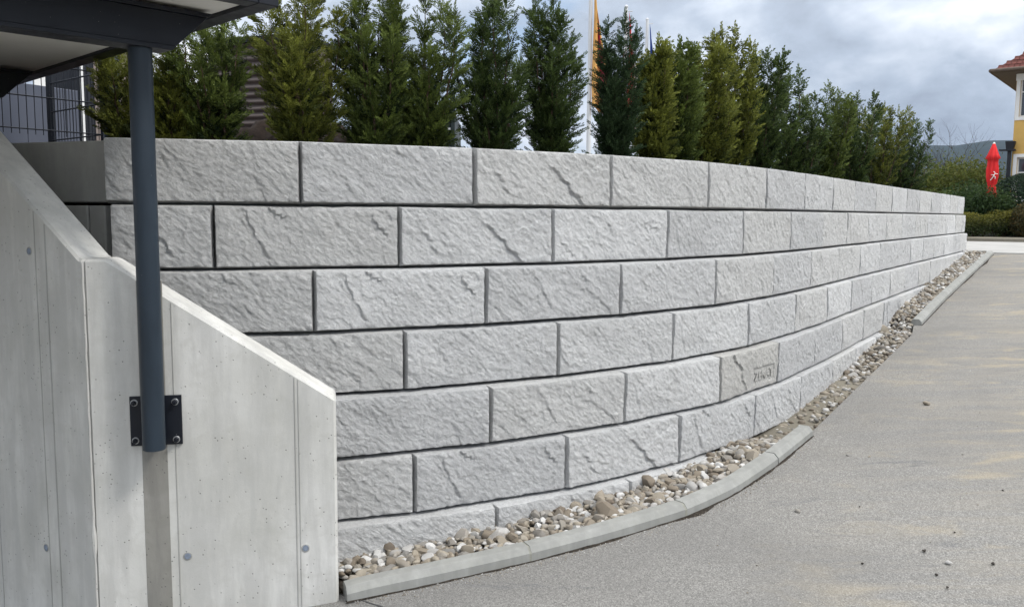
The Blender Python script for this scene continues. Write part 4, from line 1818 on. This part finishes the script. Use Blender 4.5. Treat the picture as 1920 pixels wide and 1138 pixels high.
# front wall built round its openings
xs = sorted({0, W_, *[w[0] for w in wins], *[w[0] + w[1] for w in wins]})
zs = sorted({0, zh, *[w[2] for w in wins], *[w[3] for w in wins]})
mb = MB()
T_W = .3
for a, b in zip(xs[:-1], xs[1:]):
    run = 0
    for c, d in zip(zs[:-1], zs[1:]):
        if any(w[0] <= (a + b) / 2 <= w[0] + w[1] and w[2] <= (c + d) / 2 <= w[3] for w in wins):
            continue
        mb.box(a, b, 0, T_W, c, d)
bmw = mb.build('front_wall', 'plaster', hs)
MB().box(0, T_W, T_W, DP, 0, zh).build('side_wall', 'plaster', hs)
MB().box(W_ - T_W, W_, T_W, DP, 0, zh).build('side_wall', 'plaster', hs)
MB().box(T_W, W_ - T_W, DP - T_W, DP, 0, zh).build('back_wall', 'plaster', hs)
for x, w, z0, z1 in wins:
    fr_ = MB()
    t = .13
    for a, b, c, d in ((x - t, x + w + t, z1, z1 + t), (x - t, x + w + t, z0 - t, z0), (x - t, x, z0, z1), (x + w, x + w + t, z0, z1)):
        fr_.box(a, b, -.03, -.001, c, d)
    wo = fr_.build('window', 'white', hs)
    sash = MB()
    t = .055
    for a, b, c, d in ((x, x + w, z1 - t, z1), (x, x + w, z0, z0 + t), (x, x + t, z0 + t, z1 - t), (x + w - t, x + w, z0 + t, z1 - t),
                       (x + w / 2 - .03, x + w / 2 + .03, z0 + t, z1 - t), (x + t, x + w / 2 - .03, z0 + (z1 - z0) * .62, z0 + (z1 - z0) * .62 + .04),
                       (x + w / 2 + .03, x + w - t, z0 + (z1 - z0) * .62, z0 + (z1 - z0) * .62 + .04)):
        sash.box(a, b, .10, .14, c, d)
    sash.build('sash', 'white', wo)
    MB().box(x, x + w, .115, .125, z0, z1).build('pane', 'glass', wo)
# white band under the eaves
MB().box(-.02, W_ + .02, -.022, -.002, zh - .28, zh - .03).build('cornice', 'white', hs)
# eaves and hipped roof
OV = .72
e0z = zh - .02
mb = MB()
mb.box(-OV, W_ + OV, -OV, DP + OV, e0z, e0z + .10)
mb.build('eave_soffit', 'wood', hs, bevel=.01)
hr = 3.6
rf = MB()
b0 = [Vector((-OV, -OV, e0z + .11)), Vector((W_ + OV, -OV, e0z + .11)), Vector((W_ + OV, DP + OV, e0z + .11)), Vector((-OV, DP + OV, e0z + .11))]
r0, r1 = Vector((DP / 2 - .2, DP / 2, e0z + hr)), Vector((W_ - DP / 2 + .2, DP / 2, e0z + hr))
rf.add(b0 + [r0, r1], [(0, 1, 5, 4), (1, 2, 5), (2, 3, 4, 5), (3, 0, 4), (3, 2, 1, 0)])
roof = rf.build('roof', 'tile', hs)
# tile courses and single tiles where they can be told apart (near hip)
tm = MB()
tm.box(-.085, .085, -.16, .16, -.012, .012)
tmesh = None
for side in range(2):
    A, B, Cc, Dd = (b0[0], b0[1], r1, r0) if side == 0 else (b0[3], b0[0], r0, r0)
    along = (B - A).normalized()
    mid = (A + B) / 2
    apex = (Cc + Dd) / 2
    up = (apex - mid)
    up -= along * up.dot(along)
    sl = up.length
    up.normalize()
    nn = along.cross(up).normalized()
    if nn.z < 0:
        nn = -nn
    Mx = Matrix((along, up, nn)).transposed().to_4x4()
    rowsn = int(sl / .30)
    for r in range(rowsn if side == 0 else rowsn):
        v = (r + .5) * .30
        if side == 0:
            u0 = v / sl * (Dd - A).dot(along) + .12
            u1 = u0 + 1.6
        else:
            u1 = (B - A).length - v / sl * (B - r0).dot(along) - .12
            u0 = max(u1 - .9, v / sl * (r0 - A).dot(along) + .12)
        k = 0
        u = u0
        while u < u1:
            pos = A + along * u + up * v + nn * (.022 + .01 * random.random())
            if tmesh is None:
                oo = tm.build('roof_tile', 'tile', roof, bevel=.004)
                tmesh = oo.data
            else:
                oo = bpy.data.objects.new('roof_tile', tmesh)
                link(oo, roof)
            oo.matrix_local = Matrix.Translation(pos) @ Mx @ Matrix.Rotation(R(-3), 4, 'X')
            u += .185
            k += 1
MB().tube([b0[0] + Vector((-.06, -.06, -.03)), b0[1] + Vector((.06, -.06, -.03))], .075, 10).build('gutter', 'wood', hs, smooth=True)
MB().tube([b0[3] + Vector((-.06, 0, -.03)), b0[0] + Vector((-.06, -.06, -.03))], .075, 10).build('gutter', 'wood', hs, smooth=True)
# rainwater hopper and downpipe on the corner
dx = wx(1891, 330)
mb = MB()
zt_h = wz(266)
mb.prism([Vector((dx - .10, -.26, zt_h - .36)), Vector((dx + .12, -.26, zt_h - .36)), Vector((dx + .12, -.03, zt_h - .36)), Vector((dx - .10, -.03, zt_h - .36))],
         [Vector((dx - .14, -.32, zt_h)), Vector((dx + .2, -.32, zt_h)), Vector((dx + .2, -.03, zt_h)), Vector((dx - .14, -.03, zt_h))])
mb.build('rain_hopper', 'dark', hs, bevel=.01)
MB().box(dx - .34, dx + .2, -.3, -.02, zt_h - .36, zt_h - .30).build('hopper_arm', 'dark', hs)
MB().tube([(dx, -.14, 0.05), (dx, -.14, zt_h - .37)], .07, 12).build('downpipe', 'dark', hs, smooth=True)

# ------------------------------------------------------------------ flagpoles
def flagpole(px, ytop, d, seed, stripes, label, over=0.0):
    b = at(px, 300, d)
    zb_ = road_z(b.x, b.y) - SUB
    zt_ = at(px, ytop, d).z
    root_ = empty('flagpole', (b.x, b.y, zb_), 0, label, 'flagpole', 'flagpoles behind the hedge')
    hh = zt_ - zb_
    MB().tube([(0, 0, 0), (0, 0, hh * .5), (0, 0, hh)], [.062, .055, .042], 14).build('pole', 'pole_white', root_, smooth=True)
    MB().tube([(0, 0, hh), (0, 0, hh + .03), (0, 0, hh + .06)], [.05, .05, .01], 12).build('cap', 'pole_white', root_, smooth=True)
    MB().tube([(0, -.0, hh - .12), (.17, -.05, hh - .12)], .012, 8).build('arm', 'pole_white', root_)
    # limp cloth hanging in folds
    r = random.Random(seed)
    x0, nx, nz, ln = .075, 16, 24, 3.0
    per = nx // len(stripes)
    for si, mt in enumerate(stripes):
        V, Q = [], []
        for j in range(nz + 1):
            t = j / nz
            w = .03 + .36 * min(1, t * 1.6) ** .8
            for i in range(per + 1):
                u = (si * per + i) / nx
                xx = x0 + w * u + .02 * math.sin(t * 6 + u * 3)
                yy = -.05 + .09 * math.sin(u * 11 + t * 2.5 + seed) * min(1, t * 2 + .1)
                V.append((xx, yy, hh - .14 - over - ln * t - .55 * u * (1 - t * .4)))
        for j in range(nz):
            for i in range(per):
                a = j * (per + 1) + i
                Q.append((a, a + 1, a + per + 2, a + per + 1))
        me = np_mesh('flag_cloth', V, Q, True)
        me.materials.append(MAT[mt])
        oo = link(bpy.data.objects.new('flag_cloth', me), root_)
        s_ = oo.modifiers.new('thick', 'SOLIDIFY')
        s_.thickness = .004


flagpole(1103, -45, 22.0, 1, ['cl_orange', 'cl_orange', 'cl_pink', 'cl_orange'], 'tallest flagpole with a limp orange and crimson flag')
flagpole(1169, 14, 24.5, 2, ['cl_red', 'cl_white'], 'flagpole with a limp red and white flag')
flagpole(1208, 38, 27.0, 3, ['cl_blue'], 'flagpole with a limp dark blue flag')

# ------------------------------------------------------------------ things behind the hedge
# brown ribbed building
D_B = 13.0
pl_, pr_ = at(395, 200, D_B + .5), at(565, 200, D_B)
zt0, zt1 = at(455, 92, D_B + .8).z, at(545, 78, D_B).z
bd = Vector((pr_.x - pl_.x, pr_.y - pl_.y, 0))
LBd = bd.length
zlow = road_z(pl_.x, pl_.y) - SUB
br = empty('ribbed_building', (pl_.x, pl_.y, zlow), math.atan2(bd.y, bd.x), 'dark brown building clad in horizontal ribbed metal behind the yews', 'building')
hB = (zt0 + zt1) / 2 - zlow
prof = []
z = 0.0
pitch = .105
while z < hB - .02:
    prof += [(0.0, z), (0.0, z + .028), (-.032, z + .045), (-.032, z + .082)]
    z += pitch
V = [(x, y, z) for x in (0, LBd) for y, z in prof]
n_ = len(prof)
Q = [(i, i + 1, n_ + i + 1, n_ + i) for i in range(n_ - 1)]
me = np_mesh('ribbed_cladding', V, [q[::-1] for q in Q])
me.materials.append(MAT['brown_metal'])
link(bpy.data.objects.new('ribbed_cladding', me), br)
MB().box(0, LBd, .01, .9, 0, hB).build('wall', 'brown_metal', br)
MB().box(-.05, LBd + .05, -.07, .95, hB + .002, hB + .09).build('roof_edge', 'steel_dark', br, bevel=.005)

# dark green container seen at its end
D_G = 10.2
g0, g1 = at(705, 200, D_G), at(853, 200, D_G)
zlow = road_z(g0.x, g0.y) - SUB
ztg = at(850, 171, D_G).z
gc = empty('green_container', (g0.x, g0.y, zlow), 0, 'dark green container with two pale rails behind the joined tall yews', 'container')
wG, hG = g1.x - g0.x, ztg - zlow
MB().box(0, wG - .05, 0, 2.0, 0, hG - .18).build('body', 'green_metal', gc, bevel=.01)
MB().box(wG - .048, wG, -.03, .05, 0, hG).build('corner_post', 'green_metal', gc, bevel=.006)
for py in (200, 242):
    zr = at(800, py, D_G).z - zlow
    MB().box(.02, wG - .05, -.022, -.002, zr - .012, zr + .012).build('rail', 'pole_white', gc)

# grey panels, mesh fence, dark column and taupe building at the far left
def wall_pt(px, py, d):
    p = at(px, py, d)
    return p
q0, q1 = at(-60, 200, 8.7), at(148, 200, 9.8)
dv = Vector((q1.x - q0.x, q1.y - q0.y, 0))
zlow = Z_TOP - .14
gp = empty('grey_privacy_screen', (q0.x, q0.y, zlow), math.atan2(dv.y, dv.x), 'blue-grey panelled screen behind the mesh fence', 'screen')
hP = at(148, 171, 9.8).z - zlow
npan = 4
for i in range(npan):
    w = dv.length / npan
    MB().box(i * w + .002, (i + 1) * w - .002, 0, .06, 0.02, hP).build('panel', 'grey_metal', gp, bevel=.004)
for i in range(npan + 1):
    x = i * dv.length / npan
    MB().box(x - .02, x + .02, .063, .11, -.6, hP - .02).build('post', 'steel_dark', gp)

tpl, tpr = at(153, 200, 11.5), at(330, 200, 12.4)
dv = Vector((tpr.x - tpl.x, tpr.y - tpl.y, 0))
zlow2 = road_z(tpl.x, tpl.y) - SUB
tb = empty('taupe_building', (tpl.x, tpl.y, zlow2), math.atan2(dv.y, dv.x), 'taupe rendered building beyond the mesh fence, left of the post', 'building')
hT = at(200, 60, 11.5).z - zlow2
xd = .16
MB().box(xd, .72, 0, 1.2, 0, hT).build('wall', 'taupe', tb)
MB().box(.0, .035, -.03, .06, 0, hT).build('door_frame', 'white', tb)
MB().box(.037, xd - .002, .01, .06, 0, hT).build('door', 'dark', tb)
MB().box(-.55, -.34, .0, .05, 0, hT).build('window_frame', 'white', tb)
MB().box(-.338, -.002, .02, .07, 0, hT).build('side_door', 'steel_dark', tb)
for x in (.30, .46):
    MB().box(x, x + .012, -.004, -.001, 0, hT).build('joint', 'dark', tb)

# column
cp = at(209, 200, 8.4)
colm = MB().box(-.06, .06, -.06, .06, 0, 3.2).build('steel_column', 'steel', None, bevel=.004)
colm.location = (cp.x, cp.y, Z_TOP - .14)
tag(colm, 'square blue-grey steel column behind the mesh fence corner', 'column')
fp = MB().box(-.075, .075, -.075, .075, .0, .02).build('foot_plate', 'steel_dark', colm)

# mesh fence: two panels meeting at a corner
FC = at(190, 200, 8.0)
FL = at(-40, 200, 7.15)
FB = at(95, 200, 8.7)
fe = empty('mesh_fence', (FC.x, FC.y, Z_TOP - .02), 0, 'dark welded mesh fence on top of the wall under the canopy', 'fence')
zr = [at(190, y, 8.0).z - fe.location.z for y in (253, 197, 137)]
sp = (zr[2] - zr[0]) / 2
zr = [zr[0] + sp * i for i in range(5)]
c0 = Vector((0, 0, 0))
wm = {}
for E_, nw in ((Vector((FL.x - FC.x, FL.y - FC.y, 0)), 17), (Vector((FB.x - FC.x, FB.y - FC.y, 0)), 22)):
    L_ = E_.length
    e = E_.normalized()
    n2 = Vector((-e.y, e.x, 0))
    for z in zr:
        for sg in (-1, 1):
            MB().tube([e * .0 + n2 * .009 * sg + Vector((0, 0, z)), E_ + n2 * .009 * sg + Vector((0, 0, z))], .005, 6).build('rod', 'steel_dark', fe)
    zlo, zhi = zr[0] - .045, zr[-1] + .03
    me = None
    for k in range(1, nw + 1):
        x = k * .066
        if x > L_:
            break
        if me is None:
            o = MB().tube([(0, 0, zlo), (0, 0, zhi)], .0035, 6).build('wire', 'steel_dark', fe)
            me = o.data
        else:
            o = link(bpy.data.objects.new('wire', me), fe)
        o.location = e * x
for p_ in (Vector((FB.x - FC.x, FB.y - FC.y, 0)),):
    MB().box(p_.x - .03, p_.x + .03, p_.y - .02, p_.y + .02, -.3, zr[-1] + .05).build('post', 'steel_dark', fe)
MB().box(-.012, .012, -.012, .012, -.05, zr[-1] + .03).build('corner_post', 'steel_dark', fe)

# ------------------------------------------------------------------ loose stones on the asphalt
LOOSE = [(1738, 758, .045, 0), (1590, 855, .022, 0), (1630, 857, .018, 0), (1496, 960, .028, 0), (1733, 1033, .025, 1), (1777, 1056, .026, 0), (1612, 950, .012, 1),
         (1735, 822, .014, 1), (1805, 853, .014, 1), (1221, 1110, .03, 1), (1862, 1057, .022, 1), (1556, 1087, .026, 1), (1617, 1057, .016, 1), (1700, 1000, .016, 1),
         (1790, 998, .014, 1), (1870, 1085, .016, 1), (1756, 1078, .018, 1), (1836, 895, .014, 1), (1880, 920, .016, 1), (1150, 1006, .02, 0), (1475, 855, .022, 0),
         (1457, 1072, .016, 1), (1776, 1102, .018, 1), (1534, 1105, .018, 1), (1420, 660 + 400, .010, 0)]
dk = m_simple('dark_clod', (0.05, 0.045, 0.04), .95, .1, .3, 60, 0, .6, 90)
MAT['clod'] = dk
pd = [pebble_mesh(50 + i, 2) for i in range(3)]
pl2 = [pebble_mesh(60 + i, 2) for i in range(3)]
for a, mt in ((pd, 'clod'), (pl2, 'pebble')):
    for me in a:
        me.name = 'loose_pebble'
        me.polygons.foreach_set('use_smooth', [True] * len(me.polygons))
        me.materials.append(MAT[mt])
LOOSE = [q for i, q in enumerate(LOOSE) if not q[3] or i % 2 == 0]
for i, (px, py, r, dark) in enumerate(LOOSE):
    r *= .55 if dark else .75
    q = on_ramp(px, py, 0.0)
    o = bpy.data.objects.new('earth_clod' if dark else 'loose_pebble', (pd if dark else pl2)[i % 3])
    link(o)
    o.location = (q[0], q[1], road_z(*q) + r * .42)
    o.rotation_euler = (.2, .1, i * 1.7)
    o.scale = (r * 1.25, r, r * .7)
    if dark:
        tag(o, 'small dark clod of earth lying on the grey asphalt ramp', 'clod', 'dark clods on the asphalt')
    elif i == 0:
        tag(o, 'largest loose stone lying alone on the asphalt', 'stone')
    else:
        tag(o, 'small pale pebble lying loose on the grey asphalt ramp', 'stone', 'pale pebbles on the asphalt')

# soil washed against the kerb foot
for poly, nm in ((KA, 'thin dark line of soil along the foot of the near kerb'), (KB, 'thin dark line of soil along the foot of the far kerb')):
    V, Q = [], []
    for i, p in enumerate(poly):
        d = poly[min(i + 1, len(poly) - 1)] - poly[max(i - 1, 0)]
        d = d / np.linalg.norm(d)
        nn = np.array([d[1], -d[0]])
        w = .004 + .022 * max(0, noise.noise((i * .45, 3, 1))) + .05 * max(0, noise.noise((i * .17, 8, 1)))
        for a, dz in ((KW - .01, .012), (KW + .011 + w * .35, .006), (KW + .011 + w, .001)):
            q = p + nn * a
            V.append((q[0], q[1], road_z(*q) + dz + .006 * noise.noise((i * .9, a * 40, 0)) * (dz > .002)))
    for i in range(len(poly) - 1):
        for j in range(2):
            a = i * 3 + j
            Q.append((a, a + 1, a + 4, a + 3)[::-1])
    me = np_mesh('washed_soil', V, Q, True)
    me.materials.append(MAT['earth'])
    tag(link(bpy.data.objects.new('washed_soil', me)), nm, 'soil', None, 'stuff')

# fine grit swept against the kerb foot and over the dusty lane
VV, FF, off = [], [], 0
tv, tf = pebble_arrays(77, 1)
gr = random.Random(12)
for i in range(2600):
    if i < 1700:
        poly = KA if gr.random() < .75 else KB
        j = gr.randrange(len(poly) - 1)
        d = poly[j + 1] - poly[j]
        d = d / np.linalg.norm(d)
        q = poly[j] + (poly[j + 1] - poly[j]) * gr.random() + np.array([d[1], -d[0]]) * (KW + .012 + abs(gr.gauss(0, .045)))
        r = gr.uniform(.002, .006)
    else:
        t, c = gr.uniform(3, 19), gr.uniform(-2.2, 3.0)
        if c < np.interp(t, t_e, c_e) + KW + .05:
            continue
        q = E_DIR * t + C_DIR * c
        r = gr.uniform(.0025, .007)
    Mx = np.array(Matrix.Rotation(gr.uniform(0, 6.28), 3, 'Z'))
    VV.append((tv * np.array([r * 1.4, r, r * .7])) @ Mx.T + np.array([q[0], q[1], road_z(*q) + r * .3]))
    FF.append(tf + off)
    off += len(tv)
me = np_mesh('grit', np.vstack(VV), np.vstack(FF), True)
me.materials.append(MAT['gravel'])
tag(link(bpy.data.objects.new('grit', me)), 'fine grit scattered along the kerb foot and over the asphalt', 'grit', None, 'stuff')

# ------------------------------------------------------------------ far wooded hills
V, Q = [], []
na, nr_ = 90, 10
for j in range(nr_ + 1):
    for i in range(na + 1):
        az = R(-20 + 150 * i / na)                       # from straight ahead, clockwise
        d = 1900 + 130 * j
        t = j / nr_
        ridge = 190 + 70 * noise.fractal((az * 3.1, 0, 4), 1.0, 2.0, 5) - 60 * math.exp(-((math.degrees(az) - 5) / 14) ** 2)
        z = Z_STREET + ridge * (math.sin(t * math.pi / 2) ** 1.3) + (t * 14) * noise.noise((az * 26, t * 5, 1))
        V.append((math.sin(az) * d, math.cos(az) * d, z if j else Z_STREET - 4))
for j in range(nr_):
    for i in range(na):
        a = j * (na + 1) + i
        Q.append((a, a + 1, a + na + 2, a + na + 1))
me = np_mesh('hills', V, Q, True)
me.materials.append(MAT['hill'])
structure(link(bpy.data.objects.new('hills', me)))

# ------------------------------------------------------------------ the air between here and the hills
mb = MB()
mb.box(-4200, 4200, -4200, 4200, -1.4, 330)
hz = mb.build('haze', 'hill')
hz.data.materials.clear()
hm = bpy.data.materials.new('haze')
hm.use_nodes = True
hm.node_tree.nodes.clear()
_o = hm.node_tree.nodes.new('ShaderNodeOutputMaterial')
_v = hm.node_tree.nodes.new('ShaderNodeVolumePrincipled')
_v.inputs['Color'].default_value = (0.66, 0.80, 1.0, 1)
_v.inputs['Density'].default_value = 0.00004
_v.inputs['Anisotropy'].default_value = 0.0
hm.node_tree.links.new(_v.outputs[0], _o.inputs['Volume'])
hz.data.materials.append(hm)
hz['kind'] = 'stuff'
